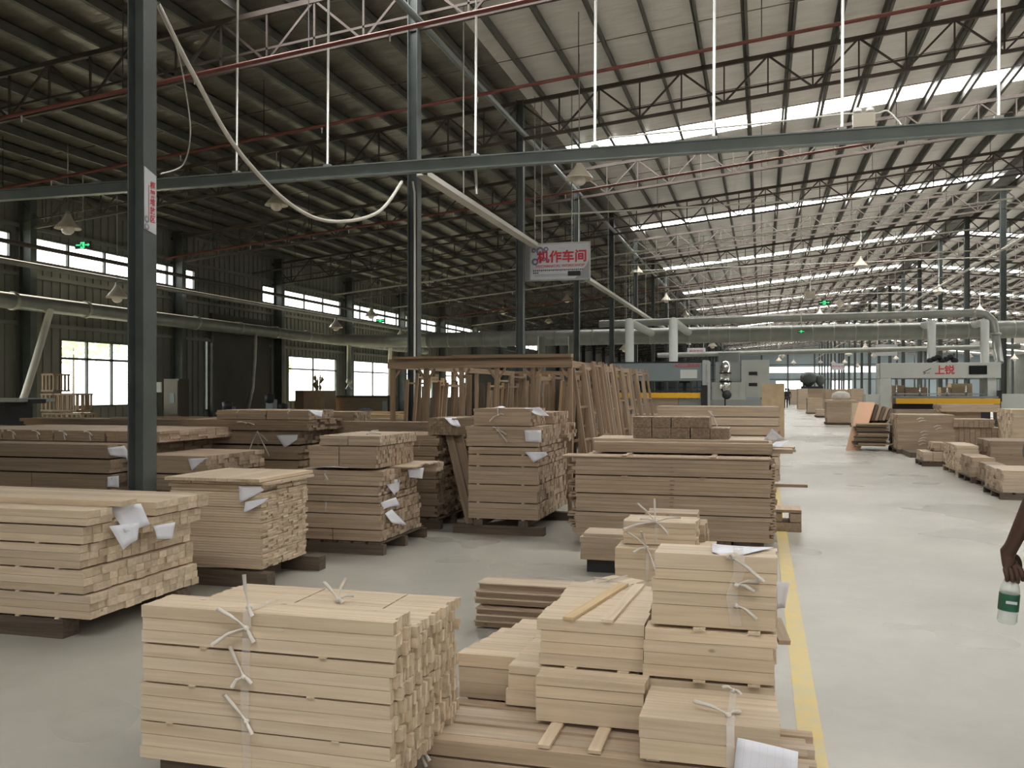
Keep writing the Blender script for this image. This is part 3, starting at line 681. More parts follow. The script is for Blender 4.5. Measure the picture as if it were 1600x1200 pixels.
paper('crumpled white paper beside the upper one at the broad dark stack', [(-6.68, 8.4, .86), (-6.57, 8.5, .84), (-6.55, 8.55, .75), (-6.65, 8.45, .76)])
paper('lower square white paper on the end of the broad dark stack', [(-6.79, 8.28, .62), (-6.68, 8.32, .63), (-6.69, 8.34, .5), (-6.79, 8.28, .51)])
J_ = wthing('board_stack', 'brown stack just past the column with one triangular paper and rough end grain', 'lumber stack', (-6.1, 9, 0))
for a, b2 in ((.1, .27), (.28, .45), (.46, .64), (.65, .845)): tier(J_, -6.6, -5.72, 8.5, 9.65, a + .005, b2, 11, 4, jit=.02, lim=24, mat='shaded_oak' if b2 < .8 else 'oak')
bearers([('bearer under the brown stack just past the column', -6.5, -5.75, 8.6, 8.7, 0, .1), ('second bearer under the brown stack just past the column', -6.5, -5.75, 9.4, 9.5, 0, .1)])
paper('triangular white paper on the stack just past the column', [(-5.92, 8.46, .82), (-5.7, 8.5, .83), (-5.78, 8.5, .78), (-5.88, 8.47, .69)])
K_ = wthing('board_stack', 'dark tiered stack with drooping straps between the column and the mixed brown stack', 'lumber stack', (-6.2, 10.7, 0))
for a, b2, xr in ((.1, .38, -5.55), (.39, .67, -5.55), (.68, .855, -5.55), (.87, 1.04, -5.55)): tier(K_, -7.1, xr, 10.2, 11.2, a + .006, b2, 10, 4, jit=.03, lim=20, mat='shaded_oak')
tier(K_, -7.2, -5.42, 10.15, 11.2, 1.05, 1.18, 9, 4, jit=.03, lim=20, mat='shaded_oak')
strap(K_, -6.1, 10.17, .7, 1.03, .01, ((-.12, -.02, -.28), (.16, -.02, -.12), (.18, -.02, -.3)), .015, (-6.1, 10.15, 1.03)); strap(K_, -6.25, 10.13, 1.08, 1.17, .01, ((.12, 0, -.02), (-.12, 0, .01)), .01)
bearers([('bearer under the dark tiered stack', -7.0, -6.9, 10.2, 11.2, 0, .1), ('second bearer under the dark tiered stack', -5.9, -5.8, 10.2, 11.2, 0, .1)])
for i, (x0, x1, y0, y1, nm) in enumerate(((-6.72, -6.02, 10.2, 11.0, 'bundle on the dark tiered stack, farther from the rack'), (-6.0, -5.42, 10.2, 10.9, 'bundle on the dark tiered stack with a paper on its end'), (-6.6, -5.3, 11.25, 11.8, 'bundle behind the others on the dark tiered stack'))):
    q = wthing('board_bundle', nm, 'lumber bundle', ((x0 + x1) / 2, y0, 1.185), 'bundles on the dark tiered stack')
    tier(q, x0, x1, y0, y1, 1.186 if i < 2 else .9, 1.30 if i < 2 else 1.26, 8, 4 if i < 2 else 8, jit=.01, lim=16, mat='oak'); strap(q, x0 + .3, y0, 1.19, 1.3, .4, ((.03, 0, .02),), .014)
bearers([('tall crosswise prop under the rear bundle of the dark tiered stack', -6.1, -5.9, 11.3, 11.7, 0, .895)])
paper('white paper flap on the end of the topmost bundle of the dark tiered stack', [(-5.42, 10.18, 1.31), (-5.25, 10.25, 1.30), (-5.24, 10.2, 1.22), (-5.36, 10.17, 1.28)])
paper('grey-white paper hanging on the face of the dark tiered stack', [(-5.85, 10.16, .99), (-5.55, 10.17, 1.0), (-5.56, 10.17, .94), (-5.72, 10.15, .84)])
# loose boards and small heaps farther back
heap = [(-11.6, -8.3, 12.2, 12.7, .85, 1.10, 'shaded_oak', 'long dark planks stacked in front of the crates'), (-10.0, -7.5, 12.9, 13.9, .6, 1.02, 'oak', 'rough pile of offcuts near the bright window'),
        (-8.0, -6.9, 11.6, 12.5, .35, .98, 'honey_board', 'honey coloured stack with ragged ends right behind the column'), (-7.95, -7.32, 10.3, 10.9, .2, .90, 'oak', 'small stack with bark-edged ends past the column'),
        (-7.15, -5.7, 13.6, 14.4, .55, 1.16, 'honey_board', 'pale loose boards lying behind the dark tiered stack'), (-6.6, -4.95, 12.7, 13.3, .5, 1.12, 'oak', 'plank pile in front of the grey machine counter'),
        (-12.8, -10.2, 10.9, 11.7, .5, 1.0, 'shaded_oak', 'dark plank pile at the edge of the picture'), (-9.3, -8.5, 11.0, 12.0, .3, .98, 'oak', 'short stack of blocks behind the broad dark stack')]
for (x0, x1, y0, y1, zm, z1, mt, lab) in heap:
    q = wthing('board_stack', lab, 'lumber stack', ((x0 + x1) / 2, (y0 + y1) / 2, 0))
    tier(q, x0 + .1, x1 - .1, y0, y1, 0, zm, 4, 5, jit=.06, lim=20, mat='shaded_oak'); tier(q, x0, x1, y0 - .05, y1, zm + .002, z1, 6, 5, jit=.12, lim=30, mat=mt, ljit=.1)
for i in range(9):
    x = -9.6 + i * .42; z = 1.105 if x < -8.3 else 1.17
    y = 12.4 if x < -8.3 else 13.9
    if -8.4 < x < -7.4: continue
    tag(MB().bar((x - .5, y + .1 * (i % 3), z + .004), (x + .6, y + .25, z + .02), .09, .02).build('loose_board', 'honey_board' if i > 3 else 'oak'), ['loose board on the long dark planks, outermost', 'loose board on the long dark planks, second', 'loose board on the long dark planks, third', 'loose board on the planks nearest the column', 'loose board', 'loose board', 'pale loose board on the pile behind the dark tiered stack, nearest column', 'pale loose board on the pile behind the tiered stack, middle', 'pale loose board on the pile behind the tiered stack, nearest the rack'][i], 'board')

# --- M: the group of short bundles beside the yellow line
M6 = wthing('board_bundle', 'long strapped bundle of planks lying on the floor in the very front', 'lumber bundle', (-.6, 3.65, 0))
for j in range(7):
    y = 3.44 + j * .07
    for k in range(2):
        MB().box(-1.46 + .02 * (j % 3) , .20 - .03 * (j % 2), y, y + .066, .02 + k * .066, .083 + k * .066 - (.008 if (j + k) % 3 == 0 else 0), 0).build('board', 'pine_grey' if j in (1, 4, 5) else 'oak', M6)
for x in (-1.3, -.7, 0): MB().box(x - .04, x + .04, 3.44, 3.93, 0, .019, 1).build('lath', 'old_timber', M6)
strap(M6, -1.33, 3.435, .03, .153, .45, ((-.09, -.02, .10), (-.085, -.03, .04), (.06, -.03, -.05), (.045, -.03, -.075)), .018, (-1.33, 3.42, .13))
tier(M6, .03, .235, 3.46, 3.62, .02, .10, 1, 3, jit=.02, lim=6, mat='oak')
for i, x in enumerate((-.82, -.62)): tag(MB().box(x - .025, x + .025, 3.45, 3.84, .1535, .1665, 1).build('lath', 'pine'), ('flat lath lying across the front planks, first of two', 'flat lath lying across the front planks, the one nearer the yellow line')[i], 'lath')
M7 = wthing('board_bundle', 'strapped short bundle with a striped top and a printed form, lowest beside the yellow line', 'lumber bundle', (-.2, 3.6, .16))
tier(M7, -.44, .06, 3.42, 3.80, .168, .325, 6, 2, jit=.006, lim=20, mat='pine')
strap(M7, -.11, 3.42, .17, .325, .38, ((-.13, .06, .02), (.04, .05, .0)), .03, (-.12, 3.5, .333)); strap(M7, -.11, 3.42, .17, .326, .38, ((-.04, .02, .005), (.03, -.01, -.01)), .026, (-.11, 3.79, .333))
bearers([('thin lath under the low strapped bundle with the form', -.42, -.37, 3.44, 3.8, .1535, .1665), ('second thin lath under the low strapped bundle with the form', -.02, .03, 3.44, 3.8, .1535, .1665)], 'pine')
paper('printed form with ruled table stuck on the low strapped bundle', [(-.085, 3.40, .29), (.125, 3.36, .275), (.115, 3.34, .09), (-.105, 3.38, .10)], 'form_paper', 5)
M5 = wthing('board_bundle', 'small bundle resting on two flat laths in front of the wide pale bundle', 'lumber bundle', (-.68, 3.77, .17))
tier(M5, -.915, -.455, 3.70, 3.84, .168, .262, 2, 1, jit=.004, lim=20, mat='pine'); tier(M5, -.913, -.46, 3.705, 3.84, .264, .315, 2, 1, jit=.004, lim=20, mat='pine'); tier(M5, -.915, -.455, 3.705, 3.84, .316, .352, 2, 1, jit=.004, lim=20, mat='pine')
M4 = wthing('board_stack', 'lower layer of short boards carrying the wide pale bundle', 'lumber stack', (-.75, 4.2, .0))
tier(M4, -1.085, -.50, 3.87, 4.6, .16, .30, 6, 2, jit=.008, lim=30, mat='pine'); tier(M4, -1.08, -.50, 3.865, 4.6, .302, .338, 8, 1, jit=.01, lim=30, mat='pine'); laths(M4, (-.8, -.57), 3.865, 4.6, .338, .01, .05)
M2 = wthing('board_bundle', 'wide pale bundle with two laths laid diagonally over its top', 'lumber bundle', (-.7, 4.2, .35))
tier(M2, -.945, -.485, 3.88, 4.66, .349, .552, 7, 4, jit=.010, lim=60, mat='pine', ljit=.012)
for i, (xa, xb2) in enumerate(((-.83, -.68), (-.66, -.60))):
    tag(MB().bar((xa + .02, 3.87, .559), (xb2 - .0, 4.64, .559), .05, .012, tint=.9).build('lath', 'honey_board' if i == 0 else 'pine'), ('yellowish lath laid diagonally on the wide pale bundle', 'pale lath laid lengthwise on the wide pale bundle')[i], 'lath')
M3 = wthing('board_bundle', 'flat pale stack with a stepped end, tucked between the tied stack and the wide bundle', 'lumber bundle', (-1.2, 4.5, 0))
tier(M3, -1.36, -1.09, 4.03, 4.75, .12, .262, 7, 2, jit=.006, lim=20, mat='pine', ljit=.01)
for j in range(7): MB().box(-1.36 + .012 * j + (.05 if j > 3 else 0) + random.uniform(-.01, .01), -1.0 + random.uniform(-.006, .006), 4.03 + j * .1, 4.127 + j * .1, .264, .322, 0).build('board', 'pine', M3)
bearers([('block under the flat stepped stack', -1.33, -1.2, 4.06, 4.7, 0, .118), ('second block under the flat stepped stack', -1.15, -1.02, 4.06, 4.7, 0, .118), ('block under the layer that carries the wide pale bundle', -.95, -.85, 3.95, 4.6, 0, .158), ('second block under the layer that carries the wide pale bundle', -.65, -.53, 3.95, 4.6, 0, .158)], 'oak')
M1b = wthing('board_stack', 'deep lower stack beside the yellow line carrying the papered upright bundle', 'lumber stack', (-.2, 4.2, 0))
tier(M1b, -.47, .05, 3.86, 4.6, .03, .165, 6, 2, jit=.006, lim=30, mat='pine'); tier(M1b, -.47, .05, 3.85, 4.6, .172, .338, 6, 3, jit=.008, lim=30, mat='pine')
tier(M1b, -.475, .055, 3.84, 4.6, .350, .552, 6, 4, jit=.012, lim=40, mat='pine')
laths(M1b, (-.25, -.03), 3.84, 4.6, .339, .010, .05); laths(M1b, (-.25, -.03), 3.84, 4.6, .553, .010, .05); laths(M1b, (-.4, 0), 3.86, 4.6, 0.0, .029, .05)
M1 = wthing('board_bundle', 'upright bundle of five board layers with clear tape and a white sheet on top', 'lumber bundle', (-.2, 4.05, .565))
mz = [.565, .652, .705, .757, .802, .868]
for i in range(5): tier(M1, -.445 + (.012 if i > 2 else 0), .06, 3.86, 4.10, mz[i], mz[i + 1] - .001, 3, 1 if i else 1, jit=.005, lim=12, mat='pine')
s = MB(); s.ribbon([(-.10, 3.853, .58), (-.12, 3.85, .7), (-.09, 3.85, .8), (-.09, 3.85, .873), (-.1, 4.08, .873)], .045); s.build('strap', 'strap_plastic', M1)
for kx, tl in (((-.13, 3.845, .865), ((.14, -.03, -.09), (.02, -.02, 0))), ((-.1, 3.845, .75), ((.07, -.01, -.02), (.09, 0, .02))), ((-.1, 3.845, .665), ((.08, -.02, -.045),))): strap(M1, kx[0], 3.86, kx[2], kx[2] + .001, .001, tl, .02, kx)
paper('white sheet taped on top of the upright five-layer bundle', [(-.21, 4.08, .876), (.05, 4.06, .876), (-.06, 3.875, .876), (-.2, 3.88, .876)])
paper('folded white label strip sticking out behind the upright bundle over the yellow line', [(.06, 4.2, .70), (.12, 4.2, .70), (.10, 4.2, .585), (.065, 4.2, .58)])
tag(MB().bar((.06, 4.25, .52), (.095, 4.06, .47), .05, .02).build('board', 'oak'), 'short board end poking out past the upright bundle', 'board')
M11 = wthing('board_stack', 'narrow stack of short boards behind the upright bundle', 'lumber stack', (-.66, 6.2, 0))
tier(M11, -.93, -.42, 5.95, 6.5, 0.02, .24, 5, 3, jit=.006, lim=16, mat='pine_grey'); tier(M11, -.93, -.42, 5.95, 6.5, .243, .515, 5, 4, jit=.006, lim=30, mat='pine')
M12 = wthing('board_bundle', 'small tied bundle with tangled ribbon ends on the narrow stack', 'lumber bundle', (-.65, 6.3, .52))
tier(M12, -.90, -.42, 6.1, 6.42, .52, .672, 6, 4, jit=.01, lim=30, mat='pine')
strap(M12, -.68, 6.1, .52, .672, .3, ((-.12, 0, .12), (.16, .05, .03), (-.1, -.02, .02), (.09, -.06, -.07), (-.2, -.1, -.04), (-.02, .1, .14)), .02, (-.68, 6.08, .675))
strap(M11, -.72, 5.95, .3, .512, .12, ((-.12, -.05, .10), (-.03, -.05, .11), (.06, -.05, -.14), (-.08, -.04, -.03)), .02, (-.72, 5.93, .53))
M13 = wthing('board_bundle', 'thin bundle lying behind the ribboned bundle', 'lumber bundle', (-.6, 6.75, 0))
tier(M13, -.82, -.38, 6.55, 6.85, .02, .60, 3, 8, jit=.01, lim=20, mat='oak'); tier(M13, -.80, -.43, 6.55, 6.8, .603, .675, 3, 2, jit=.01, lim=20, mat='oak')
M14 = wthing('board_bundle', 'small stepped bundle at the aisle side of the ribboned bundle', 'lumber bundle', (-.35, 6.3, 0))
tier(M14, -.41, -.31, 6.15, 6.6, .0, .48, 4, 7, jit=.012, lim=24, mat='pine'); tier(M14, -.30, -.27, 6.2, 6.5, .0, .42, 3, 6, jit=.01, lim=18, mat='pine')
M10 = wthing('board_bundle', 'pinkish brown block of boards on a black plinth behind the narrow stack', 'lumber bundle', (-1.25, 8.1, .11))
tier(M10, -1.49, -1.02, 7.62, 8.0, .112, .305, 3, 4, jit=.006, lim=16, mat='oak'); tier(M10, -1.47, -1.02, 7.66, 8.0, .306, .33, 3, 1, jit=.01, lim=16, mat='pine_grey')
tag(MB().box(-1.44, -1.05, 7.66, 7.98, 0, .11, 0).build('plinth', 'black_steel'), 'black plinth under the pinkish block of boards', 'plinth')
M9 = wthing('board_bundle', 'short strapped bundle of thin boards lying askew behind the wide pale bundle', 'lumber bundle', (-.86, 5.05, .0), None)
R9 = Matrix.Translation((-.83, 5.1, 0)) @ Matrix.Rotation(math.radians(-28), 4, 'Z')
for j in range(2):
    for k in range(5): MB().box(-.115 + j * .117, -.002 + j * .117, -.19, .19, .375 + k * .018, .391 + k * .018, 1, M=R9).build('board', 'pine', M9)
for j in range(2):
    for k in range(4): MB().box(-.13 + j * .14, j * .14, -.2, .2, .02 + k * .088, .105 + k * .088, 1, M=R9).build('board', 'oak', M9)
mb = MB(); pts = [R9 @ Vector(p) for p in ((-.122, .02, .37), (-.122, .02, .472), (.122, .02, .472), (.122, .02, .37))]; mb.tube(pts, .005, 5); mb.build('strap', 'bag_white', M9)
mb = MB(); pts = [R9 @ Vector(p) for p in ((-.02, -.197, .37), (-.02, -.197, .472), (-.02, .197, .472))]; mb.tube(pts, .004, 5); mb.build('strap', 'bag_white', M9)
M8 = wthing('board_bundle', 'loose pile of grooved profile boards lying on the bare floor behind the front stacks', 'lumber bundle', (-1.4, 5.7, 0))
def prof(x0, x1, y, z, d=.12, h=.018, lip=.035, mat='oak'):
    mb = MB(); mb.box(x0, x1, y, y + d, z, z + .009, 0, .9); mb.box(x0, x1, y + .026, y + .04, z - lip, z, 0, .3); mb.box(x0, x1, y + d - .016, y + d, z - lip, z, 0, .4); mb.build('profile_board', mat, M8)
for i, z in enumerate((.05, .095, .14, .20, .245, .29)): prof(-1.80 + .01 * (i % 3), -.98 - .02 * (i % 2), 5.62 - .015 * (i % 3) + (.06 if i == 5 else 0), z, .16, mat='pine_grey' if i % 2 else 'oak')
for i, z in enumerate((.05, .10, .16, .215, .27)): prof(-1.78, -.98, 5.80, z, .15)
for x in (-1.6, -1.1): MB().box(x - .02, x + .02, 5.64, 5.94, 0, .014, 1).build('lath', 'oak', M8)
def tubeobj(name, mat, label, cat, pts, r, n=10, group=None):
    return tag(MB().tube(pts, r, n).build(name, mat), label, cat, group)

# ------------------------------------------------------------------ timber rack with frames leaning on it
RK = wthing('timber_rack', 'open timber rack holding upright frames in the middle of the hall', 'rack', (-3.5, 14, 0))
RX0, RX1, RY0, RY1, RT = -4.68, -2.30, 11.12, 17.2, 1.93
def rb(name, *a, **k): MB().bar(*a, **k).build(name, 'rack_timber', RK)
for i in range(6):
    x = RX0 + (RX1 - RX0) * i / 5; rb('post', (x, RY0, 0), (x, RY0, RT - .09), .055, .055)
for i in range(1, 6):
    y = RY0 + (RY1 - RY0) * i / 5
    for x in (RX0, RX1): rb('post', (x, y, 0), (x, y, RT - .09), .055, .055)
rb('rail', (RX0 - .05, RY0 - .05, RT - .05), (RX1 + .04, RY0 - .05, RT - .05), .04, .085); rb('rail', (RX0 - .05, RY0 + .02, RT + .01), (RX1 + .02, RY0 + .02, RT + .01), .10, .035)
rb('rail', (RX1, RY0 - .05, RT - .05), (RX1, RY1, RT - .05), .04, .085); rb('rail', (RX0, RY0, RT - .05), (RX0, RY1, RT - .05), .04, .085); rb('rail', (RX0, RY1, RT - .05), (RX1, RY1, RT - .05), .04, .085)
rb('rail', (RX0, RY0 - .02, .25), (RX1, RY0 - .02, .25), .04, .08)
for i in range(6):                                                    # small brackets at the head of the posts
    x = RX0 + (RX1 - RX0) * i / 5
    for s2 in (-1, 1):
        if RX0 < x + s2 * .1 < RX1: rb('bracket', (x + s2 * .03, RY0, RT - .22), (x + s2 * .11, RY0, RT - .10), .03, .025)
tag(MB().box(RX0 + .02, RX0 + 1.0, RY0 - .08, RY0 + .08, RT + .03, RT + .06, 0).build('plank', 'rack_timber'), 'plank lying on top of the timber rack, away from the aisle', 'plank')
tag(MB().box(RX0 + .85, RX1 + .03, RY0 - .09, RY0 + .05, RT + .031, RT + .075, 0).build('plank', 'rack_timber'), 'long plank lying on top of the timber rack, aisle end', 'plank')
def frame_panel(label, p, q, lean, h, rungs, mat='rack_timber', w=.04, diag=False, group='upright frames in the timber rack'):
    """a ladder-like door or window frame: foot from p to q, leaning by vector lean"""
    p, q, lean = Vector(p), Vector(q), Vector(lean)
    f = wthing('timber_ladder', label, 'timber frame', tuple(p), group); up = (lean + Vector((0, 0, h)))
    MB().bar(p, p + up, w, w).build('stile', mat, f); MB().bar(q, q + up, w, w).build('stile', mat, f)
    for t in rungs: MB().bar(p + up * t, q + up * t, w * .8, w * .6).build('rung', mat, f)
    if diag: MB().bar(p + up * .4, q + up * .62, w * .7, w * .5).build('brace', mat, f)
    return f
for bay in range(5):                                                  # broad planks stood on end in the bays
    x0 = RX0 + (RX1 - RX0) * bay / 5 + .05
    for j in range((5, 2, 4, 3, 4)[bay]):
        x = x0 + j * .088; w = random.uniform(.05, .1); y = RY0 + (.95 if bay == 0 else 1.6) + .3 * (j % 3)
        tag(MB().bar((x, y, 0), (x + random.uniform(-.04, .08), y + .1, random.uniform(1.55, 1.8)), w, .03, (0, 1, 0)).build('upright_plank', ('shaded_oak', 'rack_timber', 'old_timber')[(j + bay) % 3]),
            'broad plank stood in the %s bay of the rack, %s from its post' % (('first', 'second', 'third', 'fourth', 'fifth')[bay], ('nearest', 'second', 'third', 'fourth', 'fifth')[j]), 'plank', 'broad planks stood in the rack')
# frames leaning outside the aisle flank of the rack, feet out, heads on the rail
n = 21
words = ['nearest', 'second', 'third', 'fourth', 'fifth', 'sixth', 'seventh', 'eighth', 'ninth', 'tenth', 'eleventh', 'twelfth', 'thirteenth', 'fourteenth', 'fifteenth', 'sixteenth', 'seventeenth', 'eighteenth', 'nineteenth', 'twentieth', 'last and farthest']
for i in range(n):
    y = RY0 + .15 + i * .285; w = random.uniform(.24, .36); hgt = 1.9 + random.uniform(-.04, .06)
    fx = RX1 + .27 + .075 * (i % 3)
    r = [(.04, .28, .5, .72, .96), (.03, .97), (.1, .5, .97), (.04, .35, .66, .97)][i % 4]
    frame_panel('timber frame leaning on the aisle flank of the rack, %s from camera' % words[i], (fx, y, 0), (fx + .05, y + w, 0), (-.27, random.uniform(-.02, .04), 0), hgt, r, ('rack_timber', 'oak')[i % 2], .042, diag=i in (9, 11))
# uprights standing inside the bays
bayn = ['first', 'second', 'third', 'fourth', 'fifth']
for bay in range(5):
    x0 = RX0 + (RX1 - RX0) * bay / 5 + .06
    for j in range((6, 3, 5, 6, 6)[bay]):
        x = x0 + j * .066 + random.uniform(0, .012); y = RY0 + .12 + .05 * j + (random.uniform(0, .3) if bay == 0 else random.uniform(.2, 2.5)) if bay != 1 else RY0 + 2.8 + j
        ln = random.uniform(.06, .16)
        frame_panel('timber frame standing inside the %s bay of the rack, %s from its outer post' % (bayn[bay], words[j]), (x, y, 0), (x + .02, y + random.uniform(.4, .8), 0), (ln, 0, 0), random.uniform(1.62, 1.8), (.03, .5, .97) if j % 2 else (.03, .3, .62, .97), ('rack_timber', 'oak', 'shaded_oak', 'honey_board')[(j + bay) % 4], random.uniform(.035, .055))
    if bay in (0, 1, 3):
        for k2 in range(3): MB().box(x0, x0 + .36, RY0 + 1.2 + k2 * .3, RY0 + 1.45 + k2 * .3, .3 + .2 * k2, .42 + .2 * k2, 0).build('shelf_board', 'shaded_oak', RK)
for j in range(26):
    x = RX0 + .1 + j * .086; y = RY0 + 3.4 + random.uniform(0, 2)
    frame_panel('thin upright frame deep inside the timber rack', (x, y, 0), (x + .03, y + .5, 0), (random.uniform(-.1, .15), 0, 0), random.uniform(1.5, 1.75), (.04, .96), ('shaded_oak', 'rack_timber')[j % 2], .04, group='thin frames deep inside the rack')

# ------------------------------------------------------------------ machines
def txt(body, name, parent, loc, size, mat, rot=(math.radians(90), 0, 0), ex=.002, sp=1.0, al='CENTER', bold=0.0, sx=1.0):
    c = bpy.data.curves.new(name, 'FONT'); c.body = body; c.size = size; c.extrude = ex; c.align_x = al; c.align_y = 'CENTER'; c.space_character = sp; c.offset = bold
    tmp = bpy.data.objects.new(name, c); COL.objects.link(tmp); bpy.context.view_layer.update()
    me = bpy.data.meshes.new_from_object(tmp.evaluated_get(bpy.context.evaluated_depsgraph_get())); bpy.data.objects.remove(tmp); me.materials.clear(); me.materials.append(MATS[mat])
    o = bpy.data.objects.new(name, me); COL.objects.link(o); o.location = loc; o.rotation_euler = rot; o.scale = (sx, 1, 1)
    if parent is not None: o.parent = parent
    return o
def bevel(o, w=.01):
    m = o.modifiers.new('edge', 'BEVEL'); m.width = w; m.segments = 2; m.limit_method = 'ANGLE'; return o
# press on the aisle's far side
PX, PY = 5.38, 31.0
PR = thing('panel_press', 'grey gantry panel press with red lettering and a yellow edge, across the aisle', 'machine', (PX, PY, 0))
w2 = 1.74
bevel(MB().box(-w2, w2, 0, 1.2, 1.93, 2.42, 0).build('head_beam', 'machine_pale', PR), .02)
bevel(MB().box(-w2, -w2 + .33, 0, 1.2, .15, 1.93, 2).build('side_column', 'machine_pale', PR)); bevel(MB().box(w2 - .36, w2 - .1, .1, 1.2, 1.35, 1.93, 2).build('side_column', 'machine_pale', PR))
MB().box(-w2 - .42, -w2, .1, 1.1, .2, 1.42, 2).build('side_cabinet', 'machine_pale', PR); MB().box(w2 + .02, w2 + .85, .1, 1.1, .2, 1.44, 2).build('side_cabinet', 'machine_pale', PR)
MB().box(-w2 + .33, w2 - .1, -.12, 1.15, 1.31, 1.37, 0).build('table_top', 'machine_blue', PR)
MB().box(-w2 + .45, w2 - .06, -.16, -.10, 1.13, 1.30, 0).build('yellow_guard', 'yellow_steel', PR)
MB().box(-w2 + .5, w2 - .3, 0, 1.1, .1, 1.12, 0).build('press_bed', 'black_steel', PR)
MB().box(-w2 + .35, w2 - .36, .5, .6, 1.42, 1.46, 0).build('platen_rail', 'machine_grey', PR)
MB().box(.83, 1.34, -.03, 0, 2.05, 2.32, 0).build('display', 'screen_black', PR)
for x in (-1.2, -.5, .3, .85): MB().tube([(x, .5, 1.37), (x, .5, 1.93)], .035, 8).build('press_ram', 'chrome', PR)
MB().box(w2 - .13, w2 - .0, -.1, .0, 1.2, 1.55, 2).build('control_box', 'black_steel', PR)
txt('上', 'lettering', PR, (-.0, -.012, 2.17), .30, 'sign_red', bold=.006); txt('锐', 'lettering', PR, (.28, -.012, 2.17), .30, 'sign_red', bold=.004)
mb = MB(); mb.bar((-.48, -.006, 2.12), (-.25, -.006, 2.24), .01, .022, (0, 0, 1)); mb.bar((-.48, -.006, 2.12), (-.40, -.006, 2.10), .01, .02); mb.bar((-.40, -.006, 2.10), (-.47, -.006, 2.06), .01, .02); mb.build('logo', 'ink', PR)
txt('S.R', 'lettering', PR, (-.33, -.008, 2.09), .07, 'ink')
mb = MB()
for i in range(7): mb.lathe([(0, -.09), (.1, -.05), (.12, 0), (.08, .07), (0, .09)], (.0 + i * .12 - .2, .5, 2.50 + .05 * (i % 3)), 8)
tag(mb.build('hose_heap', 'black_steel'), 'dark tangle of hoses lying on top of the panel press across the aisle', 'hoses').location = (PX, PY, 0)
for i, (x0, x1, z1, mt) in enumerate(((-1.1, -.72, 1.72, 'cardboard'), (-.68, .0, 1.66, 'cardboard'), (.42, .72, 1.66, 'plywood'), (.74, 1.38, 1.78, 'cardboard'))):
    tag(MB().box(PX + x0, PX + x1, PY + 2.2, PY + 2.8, 0, z1, 0).build('carton_stack', mt), 'carton pile seen through the press opening, ' + ('first from the aisle', 'second from the aisle', 'third and lowest from the aisle', 'last, beneath the display')[i], 'cartons')
# press on this side
QX, QY = -2.9, 26.8
PQ = thing('panel_press', 'blue-grey panel press with a yellow edge behind the timber rack', 'machine', (QX, QY, 0))
bevel(MB().box(-1.4, 1.25, 0, 1.1, 1.82, 2.36, 0).build('head_beam', 'machine_blue', PQ), .02)
MB().box(-1.4, 1.28, -.01, 1.1, 2.362, 2.39, 0).build('cap_strip', 'black_steel', PQ)
bevel(MB().box(1.25, 1.42, -.05, 1.1, .2, 2.42, 2).build('side_column', 'machine_grey', PQ)); MB().box(-1.4, -1.2, 0, 1.1, 0, 1.8, 2).build('side_column', 'machine_grey', PQ)
MB().box(-1.3, 1.22, -.1, 1.05, 1.50, 1.55, 0).build('table_top', 'black_steel', PQ); MB().box(-1.3, 1.2, -.14, -.08, 1.33, 1.48, 0).build('yellow_guard', 'yellow_steel', PQ)
MB().box(-.75, .55, .1, 1.0, .15, 1.32, 0).build('press_bed', 'pine_grey', PQ); MB().box(.56, 1.2, .1, 1.0, .15, 1.3, 0).build('cabinet_panel', 'machine_grey', PQ); MB().box(-1.2, -.9, .1, 1.0, .15, 1.3, 0).build('cabinet_panel', 'machine_pale', PQ)
for x in (-.6, .72): MB().box(x - .05, x + .05, .3, .4, 1.55, 1.80, 2).build('press_ram', 'black_steel', PQ); MB().box(x - .16, x + .16, .3, .5, 1.77, 1.82, 0).build('ram_plate', 'black_steel', PQ)
MB().box(1.22, 1.40, -.2, -.06, .5, 1.7, 2).build('control_panel', 'black_steel', PQ)
MB().tube([(1.38, -.12, 1.2), (1.38, -.12, 2.3)], .02, 8).build('lamp_post', 'chrome', PQ)
MB().box(.62, 1.1, -.015, 0, 1.9, 2.15, 0).build('notice_plate', 'machine_pale', PQ); MB().box(-1.25, -1.08, -.012, 0, 1.93, 2.12, 0).build('sticker', 'yellow_steel', PQ)
txt('ACCURATE', 'lettering', PQ, (.82, -.012, 2.27), .14, 'sign_red')
# pale dust collector and its parts
DX, DY = XY(1112, 33); 
DC = thing('dust_collector', 'pale boxy dust extraction machine with a chrome filter beside the aisle', 'machine', (DX, DY, 0))
MB().box(0, 1.2, 0, 1.5, .1, 1.85, 0).build('cabinet', 'machine_pale', DC); MB().box(1.05, 2.02, .2, 2.0, 1.3, 2.65, 0).build('filter_box', 'machine_pale', DC); MB().box(.1, 1.0, .6, 1.6, 1.86, 2.6, 0).build('filter_box', 'machine_grey', DC)
MB().box(.2, .95, .7, 1.5, 2.6, 2.95, 0).build('fan_housing', 'machine_grey', DC)
MB().box(.0, 2.0, -.02, .0, .1, 1.22, 0).build('front_panel', 'machine_grey', DC)
for z in (2.1, 1.7): MB().box(1.3, 1.6, .17, .2, z, z + .12, 0).build('vent', 'black_steel', DC)
MB().lathe([(0, 2.62), (.12, 2.58), (.19, 2.42), (.19, 2.2), (.2, 2.2), (.2, 2.12), (.17, 2.12), (.17, 1.9), (.2, 1.88), (.2, 1.6), (.14, 1.52)], (.5, -.25, 0), 20).build('chrome_filter', 'chrome', DC)
MB().lathe([(.195, 2.14), (.21, 2.14), (.21, 2.2), (.195, 2.2)], (.5, -.25, 0), 20).build('clamp_ring', 'black_steel', DC); MB().lathe([(.2, 1.84), (.215, 1.84), (.215, 1.9), (.2, 1.9)], (.5, -.25, 0), 20).build('clamp_ring', 'black_steel', DC)
